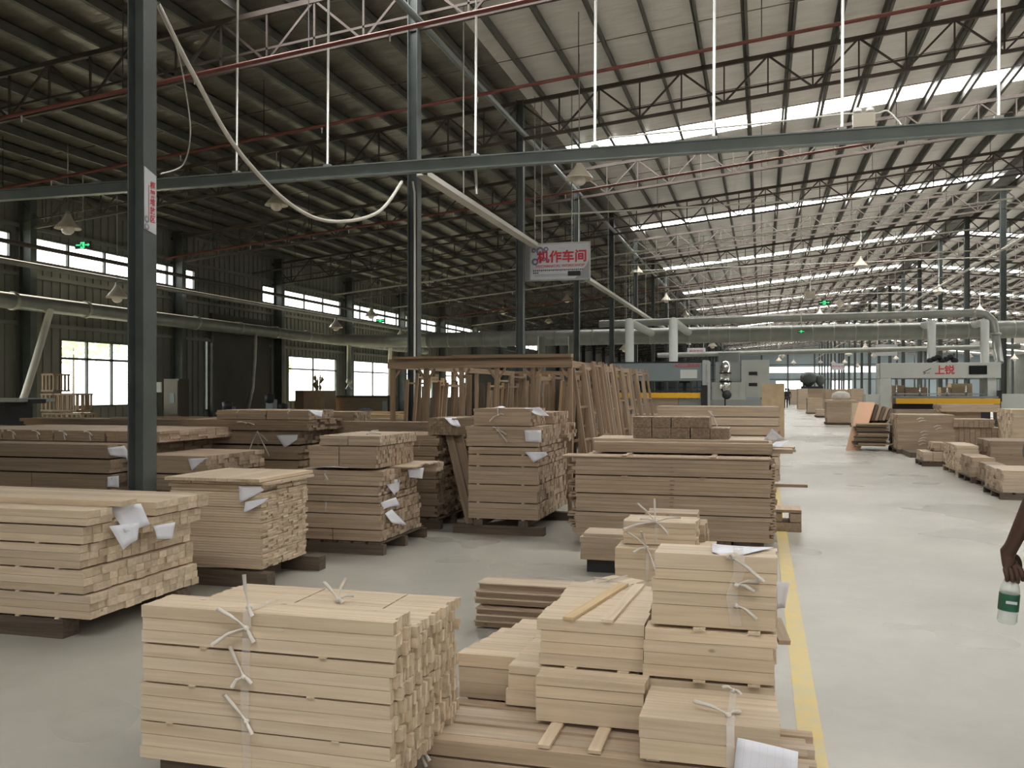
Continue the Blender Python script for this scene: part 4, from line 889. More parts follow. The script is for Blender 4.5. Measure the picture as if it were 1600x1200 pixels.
MB().box(.42, .58, -.3, 0, 1.5, 1.56, 0).build('filter_bracket', 'machine_grey', DC)
MB().box(2.02, 2.5, .1, .6, .05, 1.6, 0).build('side_door', 'plywood', DC)
fx, fy = XY(1133, 27)
FN = thing('floor_fan', 'dark pedestal fan standing beside the pale dust extraction machine', 'fan', (fx, fy, 0))
MB().tube([(0, 0, 0), (0, 0, 1.35), (-.1, 0, 1.6)], .025, 8).build('pole', 'black_steel', FN); MB().lathe([(0, .03), (.25, .02), (.25, 0), (0, 0)], (0, 0, 0), 16).build('base', 'black_steel', FN)
MB().lathe([(.0, -.05), (.08, -.04), (.14, 0), (.08, .04), (0, .05)], (.05, -.05, 1.42), 14, Matrix.Rotation(math.radians(80), 4, 'X')).build('fan_cage', 'black_steel', FN)
MB().lathe([(0, -.08), (.07, -.06), (.08, .06), (0, .08)], (.05, .06, 1.42), 10, Matrix.Rotation(math.radians(90), 4, 'X')).build('motor', 'grey_cloth', FN)
# plywood sheet wall beside the dust collector
gx, gy = XY(1190, 30)
tag(MB().box(gx, gx + .72, gy, gy + .06, .02, 1.78, 0).build('sheet_stack', 'plywood'), 'upright pale plywood sheets at the aisle edge behind the high long stack', 'sheets').rotation_euler = (0, 0, 0)

# ------------------------------------------------------------------ stacks across the aisle (their left ends show)
def rstack(lab, px0, px1, base, top, D, dep=1.0, ny=8, nz=10, mat='oak', pal=True, ax='x', name='board_stack', lim=30, cuts=0, z0=None, jit=.02):
    x0, y0 = XY(px0, D); x1 = x0 + (px1 - px0) / FPX * D * CA; z1 = ZZ(top, D); zb = .1 if pal else 0
    if z0 is not None: zb = z0
    q = wthing(name, lab, 'lumber stack' if name == 'board_stack' else 'cartons', ((x0 + x1) / 2, y0 + dep / 2, zb))
    cc = tuple(x0 + (x1 - x0) * (i + 1) / (cuts + 1) for i in range(cuts))
    tier(q, x0, x1, y0, y0 + dep, zb, z1, ny, nz, ax=ax, mat=mat, lim=lim, cuts=cc, jit=jit)
    if pal and z0 is None:
        pallet('pallet under the ' + lab, x0 - .03, x1 + .03, y0 - .03, y0 + dep + .03, .098, 'old_timber' if mat != 'pine' else 'oak')
    return x0, x1, y0, z1
rstack('big square stack with curled strap ends, in front of the panel press', 1403, 1487, 708, 648, 22.3, 1.5, 12, 12, 'oak', lim=50)
bx, by = XY(1403, 22.3)
for i, (u, v) in enumerate(((.42, .84), (.46, .78), (.80, .66), (.84, .60), (.50, .52), (.52, .44), (.48, .36), (.46, .30), (.47, .22))):
    tubeobj('strap_end', 'bag_white', 'curled strap end on the face of the big square stack, %s from its top' % ('first', 'second', 'third', 'fourth', 'fifth', 'sixth', 'seventh', 'eighth', 'lowest')[i], 'strap', [(bx + u, by - .03, v), (bx + u + .08, by - .05, v + .04), (bx + u + .16, by - .03, v + .03)], .008, 5, 'curled strap ends on the big square stack')
rstack('stack of short blocks with upright gaps beside the big square stack', 1490, 1562, 702, 668, 22.0, 1.3, 6, 5, 'oak', cuts=8, lim=60)
rstack('upper rows of short blocks on the gapped stack', 1490, 1550, 702, 655, 21.9, 1.0, 5, 2, 'oak', cuts=7, lim=40, z0=ZZ(667.5, 22.0) + .005)
rstack('small tied bundle pile on a low pallet at the aisle edge', 1443, 1500, 731, 706, 18.6, .8, 4, 3, 'pine_grey', cuts=3)
rstack('tiny tied bundle on top of the small bundle pile', 1458, 1480, 731, 692, 18.7, .6, 3, 3, 'oak', cuts=1, z0=ZZ(705.5, 18.6) + .01)
rstack('pale upright bundle with rough ends on the aisle pallets', 1496, 1528, 745, 696, 16.6, 1.2, 10, 10, 'pine', lim=60)
rstack('lower brown bundle group next to the pale upright bundle', 1520, 1552, 757, 715, 15.2, 1.0, 5, 5, 'oak')
rstack('dark blocky stack on the aisle pallets', 1548, 1578, 766, 728, 14.2, .9, 4, 3, 'shaded_oak')
rstack('long layered stack at the edge of the picture across the aisle', 1548, 1680, 750, 689, 16.2, 1.2, 8, 5, 'shaded_oak', lim=40)
rstack('pale low stack nearest the camera across the aisle', 1566, 1690, 783, 735, 12.9, 1.0, 8, 6, 'pine_grey', lim=40)
rstack('tall pale stack rising at the picture edge across the aisle', 1583, 1680, 700, 640, 20.5, 1.4, 8, 12, 'pine', lim=40)
rstack('dark boards bundle high in front of the yellow guard', 1470, 1556, 694, 632, 25.5, 1.2, 6, 5, 'oak', z0=.95, pal=False, lim=30)
bearers([('tall support block under the high dark boards bundle', *(lambda a: (a[0], a[0] + .9, a[1] + .2, a[1] + .9, 0, .949))(XY(1480, 25.5)))], 'shaded_oak')
rstack('plain board stack in the shade under the panel press', 1400, 1466, 668, 640, 27.5, 1.0, 5, 6, 'shaded_oak')
x, y = XY(1388, 23.4)
tag(MB().box(3.3, 4.3, 22.6, 24.0, 0.0, .12, 0).build('wooden_pallet', 'old_timber'), 'low dark pallet under the warped sheet pile', 'pallet')
SP = wthing('sheet_pile', 'pile of warped dark sheets on a low pallet beside the big square stack', 'sheets', (3.3, 23.2, .12))
xq0, yq = XY(1338, 23.3); xq1 = xq0 + .82
for i in range(14):
    e = random.uniform(-.09, .05); MB().box(xq0 + e, xq1 + e + random.uniform(-.1, 0), yq + random.uniform(-.05, .05), yq + 1.2, .125 + i * .042, .125 + i * .042 + .03, 0).build('sheet', ('shaded_oak', 'oak', 'old_timber')[i % 3], SP)
for i in range(6):
    x = xq0 + .34 + i * .085
    tag(MB().bar((x, yq + .75, .715), (x + .13, yq + .85, 1.16 - .03 * i), .07, .5, (0, 1, 0)).build('leaning_slab', ('shaded_oak', 'old_timber')[i % 2]), 'dark slab leaning upright on the warped sheet pile, %s from the peach board' % words[i].split(' ')[0].replace('nearest', 'first'), 'slab')
xp, yp = XY(1321, 23.6)
vs = [(xp, yp, .0), (xp + .36, yp + .05, .0), (xp + .74, yp + .2, 1.24), (xp + .34, yp + .15, 1.25)]; t_ = Vector((-.02, -.03, .0))
mb = MB(); mb.poly([Vector(v) for v in vs] + [Vector(v) + Vector((.01, .03, 0)) for v in vs], [(0, 1, 2, 3), (7, 6, 5, 4), (0, 4, 5, 1), (1, 5, 6, 2), (2, 6, 7, 3), (3, 7, 4, 0)])
tag(mb.build('peach_board', 'peach_board'), 'large peach coloured board leaning at the aisle edge, lit from above', 'board')
rstack('carton stack on a white pallet in the far aisle', 1292, 1336, 663, 629, 41, 1.5, 4, 4, 'oak', lim=16)
rstack('flat boards on the far carton stack', 1290, 1336, 640, 625, 41.1, 1.5, 5, 3, 'pine_grey', z0=ZZ(629, 41) + .0, pal=False, lim=12)
rstack('far stack of boards with a sloping top beside the aisle', 1276, 1294, 652, 640, 52, 1.5, 4, 4, 'pine_grey', lim=12)
rstack('far stack with a dark foot beside the aisle', 1262, 1284, 645, 622, 60, 2, 4, 6, 'oak', lim=12)
rstack('far pale cabinet carcass open to the camera', 1247, 1262, 640, 607, 74, 3, 2, 4, 'pine_grey', pal=False, lim=8)
rstack('far row of pale cabinet carcasses with round holes', 1262, 1290, 640, 607, 78, 3, 2, 4, 'oak', pal=False, lim=8)
rstack('far brown bale pile behind the carton stack', 1290, 1325, 640, 608, 66, 3, 4, 5, 'oak', pal=False, lim=12)
rstack('distant grey pile narrowing into the aisle end', 1234, 1246, 632, 608, 98, 5, 2, 4, 'pine_grey', pal=False, lim=8)
rstack('brown block pile behind the leaning peach board', 1330, 1350, 650, 607, 47, 2, 3, 5, 'oak', pal=False, lim=12)
rstack('pale upright sheets between the far cartons and the peach board', 1332, 1346, 668, 630, 36, .4, 2, 2, 'plywood' if False else 'pine', pal=False, lim=8)
xs_, ys_ = XY(1318, 40)
mb = MB(); mb.lathe([(0, 0), (.35, .0), (.42, .12), (.36, .3), (.16, .38), (0, .39)], (xs_, ys_ + 1.4, 1.13), 12); tag(mb.build('sack', 'bag_white'), 'pale full sack lying on the far carton stack', 'sack')
hx, hy = XY(1268, 100)
HD = thing('filter_hopper', 'dark hopper machine high up at the far end of the aisle', 'machine', (hx, hy, 0))
MB().lathe([(.2, 1.9), (.7, 2.4), (.9, 2.5), (.9, 3.1), (.6, 3.5), (.0, 3.6)], (-.3, 0, 0), 14).build('hopper', 'column_paint', HD); MB().lathe([(.1, 1.9), (.45, 2.4), (.5, 2.9), (.3, 3.2), (0, 3.25)], (.9, 0, 0), 12).build('hopper', 'column_paint', HD)
for a in (-.8, .8): MB().box(a - .08, a + .08, -.1, .1, 0, 2.4, 2).build('leg', 'black_steel', HD)
MB().box(-1.1, 1.2, -.6, .6, 1.5, 2.0, 0).build('platform', 'black_steel', HD)

# ------------------------------------------------------------------ ducts, beams, pipes, cables overhead
struct(MB().box(-13.0, 8.2, 12.02, 12.1, 4.63, 4.80, 0).build('trim_5', 'beam_paint'))
mb = MB(); mb.box(-13.0, 8.2, 11.98, 12.02, 4.785, 4.80, 0); mb.box(-13, 8.2, 11.98, 12.02, 4.63, 4.645, 0); struct(mb.build('trim_6', 'beam_paint'))
rodw = ['outermost towards the window wall', 'second from the window wall', 'third from the window wall', 'beside the column behind the sign', 'next to the skylight start', 'above the short front bundles', 'beside the emergency lamp', 'nearest the picture edge', 'beyond the picture edge']
for i, x in enumerate((-9.2, -7.6, -6.1, -3.84, -2.16, -.60, .97, 2.74, 4.5)):
    r = wthing('hanger_rod', 'pale hanger rod holding the long grey beam, ' + rodw[i], 'rod', (x, 12.05, 4.8))
    MB().tube([(x, 12.06, 4.78), (x + .02, 12.06, roofz(x) - .002)], .019, 8).build('rod', 'rod_white' if i > 3 else 'galvanised', r)
    MB().box(x - .05, x + .05, 12.02, 12.1, 4.80, 4.84, 0).build('clamp', 'galvanised', r); 
    if i == 3: MB().tube([(x, 12.06, 4.62), (x + .02, 12.06, 4.28)], .02, 6).build('rod', 'galvanised', r)
# cable tray running down the hall from the beam
CT = wthing('cable_tray', 'pale perforated cable tray running down the hall beside the column row', 'cable tray', (-4.66, 30, 4.6))
MB().box(-4.74, -4.58, 12.12, 62, 4.60, 4.61, 1).build('tray_floor', 'white_conduit', CT); MB().box(-4.745, -4.735, 12.12, 62, 4.60, 4.68, 1).build('tray_side', 'white_conduit', CT); MB().box(-4.585, -4.575, 12.12, 62, 4.60, 4.68, 1).build('tray_side', 'white_conduit', CT)
for i in range(10): MB().tube([(-4.66, 14 + i * 4.8, 4.6), (-4.66, 14 + i * 4.8, roofz(-4.66) - .002)], .012, 6).build('hanger', 'galvanised', CT)
# sprinkler pipes follow the roof slope
for i, (y, z, m_) in enumerate(((11.3, 6.35, 'red_pipe'), (15.2, 6.72, 'red_pipe'), (22.6, 6.55, 'red_pipe'), (27.3, 6.7, 'truss_paint'), (33.4, 6.6, 'white_conduit'), (39.4, 6.6, 'white_conduit'), (45.4, 6.6, 'red_pipe'), (51.4, 6.6, 'white_conduit'))):
    f = lambda x, z=z: z + SLOPE * (x - XC)
    SPp = wthing('sprinkler_pipe', ['red sprinkler pipe crossing high in front of the second column', 'dark red sprinkler pipe crossing above the first skylight', 'bright red sprinkler pipe crossing under the long grey beam', 'dark pipe crossing between the first two skylights', 'pale pipe crossing just beyond the second skylight', 'pale pipe crossing by the third skylight', 'red pipe crossing beyond the third skylight', 'pale pipe crossing by the fourth skylight'][i], 'pipe', (0, y, f(0)))
    MB().tube([(XL + 1, y, f(XL + 1)), (XR - .3, y, f(XR - .3))], .032 if i < 4 else .03, 8).build('pipe', m_, SPp)
    for x in range(-15, 8, 3):
        MB().tube([(x, y, f(x) + .02), (x, y, roofz(x) - .002)], .008, 5).build('hanger', 'black_steel', SPp)
        MB().lathe([(.0, -.12), (.012, -.11), (.012, -.06), (.02, -.03), (0, 0)], (x + 1.2, y, f(x + 1.2) - .02), 6).build('sprinkler_head', 'white_conduit', SPp)
# thin white conduits that the lamps hang from
for i, y in enumerate((19.2, 31.4, 37.2, 43.4, 49.4, 55.4, 61.4)):
    z = (5.35, 5.9, 6.45, 6.45, 6.45, 6.45, 6.45)[i]
    tubeobj('conduit', 'white_conduit', ['thin white conduit between the columns level with the hanging sign', 'thin white conduit just beyond the hanging sign', 'thin conduit crossing the hall, third from the camera', 'thin conduit crossing the hall, fourth from the camera', 'thin conduit crossing the hall, fifth', 'thin conduit crossing the hall, sixth', 'thin conduit crossing the hall, farthest'][i], 'pipe', [(XC + .1, y, z), (XR, y, z + .05)], .018, 6)
# big cross duct over the presses
DU = wthing('spiral_duct', 'big grey spiral duct crossing the hall above the two presses', 'duct', (0, 33.2, 3.5))
MB().tube([(-12.5, 33.2, 3.5), (20, 33.2, 3.6)], .29, 20).build('pipe', 'duct_grey', DU)
for i in range(46):
    x = -12.3 + i * .7; MB().lathe([(.292, -.02), (.302, -.01), (.302, .01), (.292, .02)], (x, 33.2, 3.5 + (x + 12.5) / 325), 20, Matrix.Rotation(math.radians(90), 4, 'Y')).build('seam_ring', 'galvanised', DU)
MB().tube([(-16.45, 33.0, 3.6), (-14.4, 33.2, 3.5), (-12.4, 33.2, 3.5)], [.2, .24, .28], 16).build('elbow', 'duct_grey', DU)
D2_ = wthing('branch_duct', 'thinner grey duct above the big one, bending down to the panel press across the aisle', 'duct', (0, 32.2, 3.9))
MB().tube([(-5.6, 32.2, 3.93), (6.6, 32.2, 4.05), (6.95, 32.2, 4.0), (7.15, 32.1, 3.75), (7.2, 32.0, 3.2), (7.2, 31.6, 2.42)], .13, 14).build('pipe', 'duct_grey', D2_)
MB().lathe([(.14, -.04), (.17, -.03), (.17, .03), (.14, .04)], (7.19, 32.0, 3.35), 14).build('flange', 'galvanised', D2_); MB().lathe([(.14, -.04), (.17, -.03), (.17, .03), (.14, .04)], (6.6, 32.2, 4.05), 14, Matrix.Rotation(math.radians(90), 4, 'Y')).build('flange', 'galvanised', D2_)
for i, (px, D, zt, zb) in enumerate(((1008, 31, 3.6, 2.39), (1070, 31, 3.6, 2.39), (1424, 33, 3.7, 2.43), (1493, 33, 3.7, 2.43), (831, 30, 3.6, 0.0), (883, 30, 3.6, 0.0))):
    x, y = XY(px, D); y = 27.3 if i < 2 else (31.6 if i < 4 else 30.5); 
    tubeobj('drop_pipe', 'machine_pale' if i < 4 else 'duct_grey', 'vertical drop pipe from the big duct, ' + ('first into the blue-grey press', 'second into the blue-grey press', 'first into the press with red lettering', 'second into the press with red lettering', 'first behind the timber rack', 'second behind the timber rack')[i], 'duct', [(x, y, zb), (x, y, zt), (x, 33.0, zt + .02)] if i < 4 else [(x, y, zb), (x, y, zt - .2)], .13, 12)
tubeobj('branch_duct', 'duct_grey', 'slim pale duct running low behind the presses', 'duct', [(-4, 36.5, 2.95), (9, 36.5, 3.15)], .10, 10)
# ducts along the window wall
WD = wthing('wall_duct', 'long round duct running along the window wall on brackets', 'duct', (-16.7, 20, 3.6))
MB().tube([(-16.7, 2, 3.64), (-16.7, 44, 3.58)], .19, 16).build('pipe', 'duct_grey', WD)
for i in range(14): MB().lathe([(.195, -.05), (.22, -.04), (.22, .04), (.195, .05)], (-16.7, 12.5 + i * 2.35, 3.62), 16, Matrix.Rotation(math.radians(90), 4, 'X')).build('collar', 'galvanised', WD)
for i, (y, pts, m_) in enumerate(((18.4, [(-16.55, 18.2, 3.5), (-16.55, 18.05, 3.1), (-16.55, 17.75, 2.3), (-16.52, 17.4, 1.5), (-16.5, 17.05, .8)], 'white_conduit'), (26.4, [(-16.6, 27.5, 3.5), (-16.6, 27.45, 2.6), (-16.6, 27.3, 1.6), (-16.6, 27.0, .9)], 'galvanised'),
        (33.2, [(-15.9, 33.3, 3.5), (-15.9, 33.3, 2.0)], 'duct_grey'), (38.5, [(-16.5, 38.9, 3.5), (-16.45, 38.7, 2.2), (-16.4, 38.5, 1.1)], 'white_conduit'))):
    tubeobj('drop_hose', m_, ['pale flexible hose curving down beside the first wall column', 'grey hose hanging at the dark sliding door', 'straight drop pipe with a forked nozzle in front of a window', 'pale hose beside the column between two far windows'][i], 'hose', pts, (.085, .06, .09, .09)[i], 10)
mb = MB(); mb.lathe([(.09, 0), (.13, -.1), (.06, -.22), (0, -.22)], (-15.9, 33.3, 2.0), 10); mb.bar((-15.9, 33.3, 1.8), (-15.98, 33.2, 1.6), .05); mb.bar((-15.9, 33.3, 1.8), (-15.82, 33.4, 1.6), .05)
tag(mb.build('hose_nozzle', 'duct_grey'), 'forked nozzle at the end of the straight drop pipe', 'nozzle')
tubeobj('wall_pipe', 'galvanised', 'thin grey pipe on the window wall below the high windows', 'pipe', [(-16.9, 2, 4.56), (-16.9, 60, 4.52)], .07, 10)
tubeobj('wall_pipe', 'truss_paint', 'dark red-brown pipe passing in front of the high windows', 'pipe', [(-16.8, 2, 5.0), (-16.8, 60, 4.98)], .055, 8)
# the drooping white cable between the first two columns
def catpts(P, n=10):
    P = [Vector(p) for p in P]; out = []
    for i in range(len(P) - 1):
        p0, p1, p2, p3 = P[max(i - 1, 0)], P[i], P[i + 1], P[min(i + 2, len(P) - 1)]
        for k in range(n):
            t = k / n; out.append(.5 * ((2 * p1) + (p2 - p0) * t + (2 * p0 - 5 * p1 + 4 * p2 - p3) * t * t + (3 * p1 - p0 - 3 * p2 + p3) * t ** 3))
    return out + [P[-1]]
def P3(px, py, D): x, y = XY(px, D); return (x, y, ZZ(py, D))
tubeobj('drooping_cable', 'white_conduit', 'thick white cable drooping from the labelled column to the long beam', 'cable', catpts([P3(246, 5, 7.5), P3(300, 112, 8.2), P3(372, 235, 9.1), P3(455, 320, 10.2), P3(520, 346, 11.0), P3(590, 332, 11.8), P3(628, 284, 12.5)]), .022, 8)
tubeobj('thin_wire', 'galvanised', 'thin wire hanging in a loop beside the drooping white cable', 'cable', catpts([P3(248, 8, 7.5), P3(276, 75, 7.8), P3(293, 160, 8.0), P3(297, 215, 8.0), P3(285, 258, 8.0), P3(250, 272, 7.6)]), .007, 6)
tubeobj('conduit', 'white_conduit', 'white conduit running down the face of the second column', 'pipe', [(XC + .02, 12.2, 4.55), (XC + .035, 12.24, 4.4), (XC + .035, 12.24, .3)], .016, 6)
# ------------------------------------------------------------------ pendant lamps
def lamp(label, px, py, D=None, z=None, up=None, r=.27):
    if D is None: D = FPX * (z - EYE) / (610 - py)
    x, y = XY(px, D); z = ZZ(py, D)
    t = thing('pendant_lamp', label, 'lamp', (x, y, z), 0, 'bell pendant lamps')
    MB().lathe([(.05, .27), (.07, .22), (.11, .15), (.19, .06), (.262, -.03), (.27, -.05), (.262, -.045), (.18, .05), (.10, .14), (.05, .2)], (0, 0, 0), 18).build('lamp_shade', 'enamel', t)
    MB().lathe([(0, .34), (.04, .33), (.05, .26), (.06, .2), (0, .2)], (0, 0, 0), 12).build('socket', 'galvanised', t)
    MB().lathe([(.03, .2), (.05, .12), (.12, .0), (.135, -.06), (.12, -.12), (.07, -.165), (0, -.18)], (0, 0, 0), 14).build('bulb', 'bulb', t)
    MB().tube([(0, 0, .33), (0, 0, roofz(x) - z + .02)], .010, 6).build('suspension_rod', 'galvanised', t)
    if r != .27: t.scale = (r / .27,) * 3
    return t
L_ = [('large bell lamp just under the long grey beam', 905, 276, 17.3, None), ('bell lamp hanging to the right of the hanging sign', 995, 425, None, 6.3), ('bell lamp beyond the one beside the hanging sign', 1041, 468, None, 6.3), ('third bell lamp along the pale high pipe', 1071, 492, None, 6.3), ('smallest bell lamp at the end of the pale high pipe', 1088, 511, None, 6.3),
      ('big bell lamp in the open middle of the hall under the third skylight', 1345, 414, None, 6.35), ('bell lamp beside the green exit sign over the aisle', 1312, 474, None, 6.35), ('bell lamp left of the green exit sign over the aisle', 1281, 491, None, 6.35), ('bell lamp hanging in front of the ridge column row', 1467, 455, None, 6.35), ('bell lamp between the two nearest ridge columns', 1531, 484, None, 6.35), ('bell lamp just above the thinner cross duct', 1470, 504, None, 6.1),
      ('bell lamp directly below the hanging sign', 886, 468, None, 6.3), ('dim bell lamp below and left of the hanging sign', 857, 502, None, 6.0), ('dim bell lamp left of the column with the hanging sign', 786, 487, None, 6.0), ('bell lamp glinting behind the second column', 669, 440, None, 6.2),
      ('dark bell lamp at the drooping cable low point', 432, 318, None, 5.9), ('dark bell lamp high beside the first column', 106, 354, 19.5, None), ('bell lamp below the high windows beside the labelled column', 183, 462, 22.5, None), ('bell lamp in front of the bright high windows', 580, 492, 38, None), ('small tilted bell lamp left of the small wall exit sign', 525, 510, 35, None), ('small bell lamp right of the small wall exit sign', 626, 526, 40, None),
      ('far bell lamp over the pale dust machine', 1113, 540, 52, None), ('far bell lamp left of the white aisle sign', 1352, 545, 55, None), ('far bell lamp right of the white aisle sign', 1552, 552, 60, None), ('far bell lamp over the press with red lettering', 1475, 547, 58, None)]
for lab, px, py, D, z in L_: lamp(lab, px, py, D, z)
fl = lamp('bell lamp low over the far aisle', 1326, 553, 70)
for i, (px, py, D) in enumerate(((1320, 566, 90), (1302, 567, 95), (1282, 566, 100), (1340, 572, 88), (1365, 556, 75), (1400, 560, 80), (1515, 557, 70), (1585, 560, 66), (1240, 567, 90), (1217, 563, 80), (1222, 556, 66), (976, 545, 45))):
    x, y = XY(px, D); c = copy_tree(fl); c.location = (x, y, ZZ(py, D)); c['label'] = 'tiny far bell lamp ' + ['above the cabinets, widest apart', 'over the far cabinets', 'over the middle of the far aisle end', 'just left of the white aisle sign pole', 'under the white aisle sign', 'to the right below the white aisle sign', 'above the display of the press', 'near the picture edge', 'close to the bright far band', 'over the far doorway', 'higher over the far doorway', 'above the blue-grey press'][i]

# ------------------------------------------------------------------ signs
SG = thing('hanging_sign', 'white workshop sign with red Chinese lettering hanging between the columns', 'sign', (-4.2, 18.75, 4.27))
MB().box(-.55, .72, 0, .03, -.38, .38, 0).build('board', 'sign_board', SG)
mb = MB()
for a in ((-.67, .74, -.01, .035, .37, .40), (-.67, .74, -.01, .035, -.40, -.37), (.72, .745, -.01, .035, -.4, .4), (-.67, -.645, -.01, .035, -.4, .4)): mb.box(*a)
mb.build('frame', 'galvanised', SG)
MB().box(-.645, -.55, .0, .02, -.37, .37, 2).build('side_strip', 'sign_grey', SG)
txt('机作车间', 'lettering', SG, (.14, -.008, .085), .27, 'sign_red', bold=.007, ex=.003)
txt('MECHANICAL WORKSHOP', 'lettering', SG, (.10, -.006, -.095), .082, 'sign_red', sx=1.05)
txt('宏源木业有限公司'[:0] + '······', 'lettering', SG, (.15, -.006, .27), .08, 'ink')
mb = MB()
for i in range(26): mb.box(-.48 + i * .042, -.48 + i * .042 + .028, -.004, 0, -.195 + .006 * (i % 2), -.165, 0)
for i in range(3): mb.box(-.48 + i * .042, -.452 + i * .042, -.004, 0, -.245, -.215, 0)
mb.box(-.46, .28, -.004, 0, -.277, -.270, 0); mb.box(-.46, .28, -.004, 0, -.305, -.300, 0); mb.build('small_print', 'ink', SG)
MB().box(.27, .54, -.008, 0, -.31, -.21, 0).build('notice_patch', 'black_steel', SG)
for i, (x, z, r) in enumerate(((-.33, .24, .085), (-.44, .01, .075), (-.2, .27, .05), (-.47, .25, .05), (-.25, .06, .045))):
    MB().lathe([(r * .45, 0), (r * .5, .006), (r, .006), (r, 0)], (x, 0, z), 14, Matrix.Rotation(math.radians(90), 4, 'X')).build('gear_emblem', 'sign_purple', SG)
mb = MB(); mb.poly([(.42, -.004, -.37), (.72, -.004, -.37), (.72, -.004, .02), (.66, -.004, -.1)], [(0, 1, 2, 3)]); mb.build('corner_pattern', 'sign_grey', SG)
for x in (-.3, .35): MB().tube([(x, .015, .4), (x, .015, roofz(-4.2) - 4.27 - .002)], .014, 6).build('suspension_rod', 'galvanised', SG)
CS = thing('column_label', 'white vertical label with red Chinese characters on the nearest column', 'sign', (XC + .077, Y0, 3.13))
mb = MB(); mb.poly([(0, -.078, .22), (0, .074, .17), (0, .074, -.31), (0, -.078, -.28)], [(0, 1, 2, 3)]); mb.poly([(.002, -.078, .22), (.002, .074, .17), (.002, .074, -.31), (.002, -.078, -.28)], [(0, 1, 2, 3)]); mb.build('label_sheet', 'sign_board', CS)
for i, ch in enumerate('框架堆放区'): txt(ch, 'lettering', CS, (.004, .026, .078 - i * .068), .066, 'sign_red', (math.radians(90), 0, math.radians(90)), .0006, bold=.001)
mb = MB(); mb.box(.002, .004, -.025, -.02, -.2, .08, 2); mb.build('small_print', 'sign_red', CS)
mb = MB()
for z in (-.2, -.26): mb.lathe([(.012, 0), (.014, .001), (.03, .001), (.03, 0)], (.003, -.045, z), 12, Matrix.Rotation(math.radians(90), 4, 'Y'))
mb.build('gear_emblem', 'sign_grey', CS)
def aisle_sign(lab, px, py, D, w, h, text):
    x, y = XY(px, D); s_ = thing('aisle_sign', lab, 'sign', (x, y, ZZ(py, D))); MB().box(-w / 2, w / 2, 0, .04, -h / 2, h / 2, 0).build('board', 'sign_board', s_)
    txt(text, 'lettering', s_, (0, -.01, .02), h * .42, 'sign_red')
    for a in (-w * .4, w * .4): MB().tube([(a, .02, h / 2), (a, .02, roofz(x) - ZZ(py, D) - .002)], .015, 6).build('suspension_rod', 'galvanised', s_)
aisle_sign('white hanging aisle sign above the cartons left of the press', 1385, 547, 44, 1.0, .55, '机作车间')
aisle_sign('pale hanging aisle sign in front of the far glazed band', 1309, 573, 85, 1.1, .62, '机作车间')
aisle_sign('small white sign behind the blue-grey press', 1088, 550, 38, .75, .34, '机作车间')
aisle_sign('tiny white sign above the timber rack end', 983, 554, 40, .32, .12, '区')
def exit_sign(lab, px, py, D, w=.36, rod=True, back='black_steel'):
    x, y = XY(px, D); e = thing('exit_sign', lab, 'exit sign', (x, y, ZZ(py, D))); h = w * .38
    MB().box(-w / 2, w / 2, 0, .03, -h / 2, h / 2, 0).build('housing', back, e)
    mb = MB(); mb.box(-w * .13, w * .13, -.006, -.002, -h * .42, h * .42, 0); mb.build('running_figure', 'exit_green', e)
    mb = MB(); mb.box(-w * .42, -w * .17, -.006, -.002, -h * .06, h * .10, 0); mb.box(w * .17, w * .36, -.006, -.002, -h * .06, h * .10, 0)
    mb.poly([(w * .34, -.005, -h * .22), (w * .46, -.005, .02 * h), (w * .34, -.005, h * .26)], [(0, 1, 2)]); mb.build('arrow', 'exit_green', e)
    mb = MB(); mb.bar((-w * .02, -.008, h * .25), (-w * .05, -.008, 0), h * .1, h * .12); mb.bar((-w * .05, -.008, 0), (w * .05, -.008, -h * .3), h * .08, h * .1); mb.bar((-w * .06, -.008, 0), (-w * .09, -.008, -h * .25), h * .08, h * .1); mb.build('figure_mark', back, e)
    if rod: MB().tube([(0, .015, h / 2), (0, .015, roofz(x) - ZZ(py, D) - .002)], .012, 6).build('suspension_rod', 'galvanised', e)
exit_sign('green lit exit sign in front of the high windows', 129, 383, 21.5, .44)
exit_sign('small green exit sign low on the far window wall', 594, 501, 40, .40)
exit_sign('green exit sign over the aisle between two bell lamps', 1288, 473, 42, .50)
exit_sign('tiny green exit sign in front of the big cross duct', 1252, 518, 30.4, .22)
ex, ey = XY(1351, 11.2)
EL = thing('emergency_light', 'white twin-head emergency light standing on the long grey beam', 'lamp', (ex, 12.04, 4.80))
MB().box(-.13, .13, -.03, .06, .02, .19, 0).build('battery_box', 'enamel', EL)
for s2 in (-.07, .07): MB().lathe([(0, -.04), (.05, -.03), (.052, .02), (0, .025)], (s2, 0, .215), 12, Matrix.Rotation(math.radians(80), 4, 'X')).build('lamp_head', 'galvanised', EL)
MB().box(-.1, .1, .0, .05, 0, .02, 0).build('bracket', 'galvanised', EL)
tubeobj('conduit', 'white_conduit', 'white conduit feeding the twin-head emergency light', 'pipe', catpts([(-2.0, 12.25, 4.98), (0, 12.25, 5.02), (ex - .2, 12.22, 5.05), (ex + .16, 12.2, 5.02), (ex + .3, 12.2, 5.04), (ex + .45, 12.09, 4.81)], 4), .012, 6)
ex2, ey2 = XY(1266, 44)
EL2 = copy_tree(EL); EL2.location = (ex2, ey2, 6.0); EL2['label'] = 'white twin-head emergency light hanging near the green exit sign over the aisle'; EL2.scale = (1.8,) * 3
tubeobj('conduit', 'white_conduit', 'conduit the far emergency light and exit sign hang from', 'pipe', [(ex2, ey2, 6.4), (ex2, ey2, roofz(ex2) - .002)], .02, 6)
w_ = XY(56, 14); 
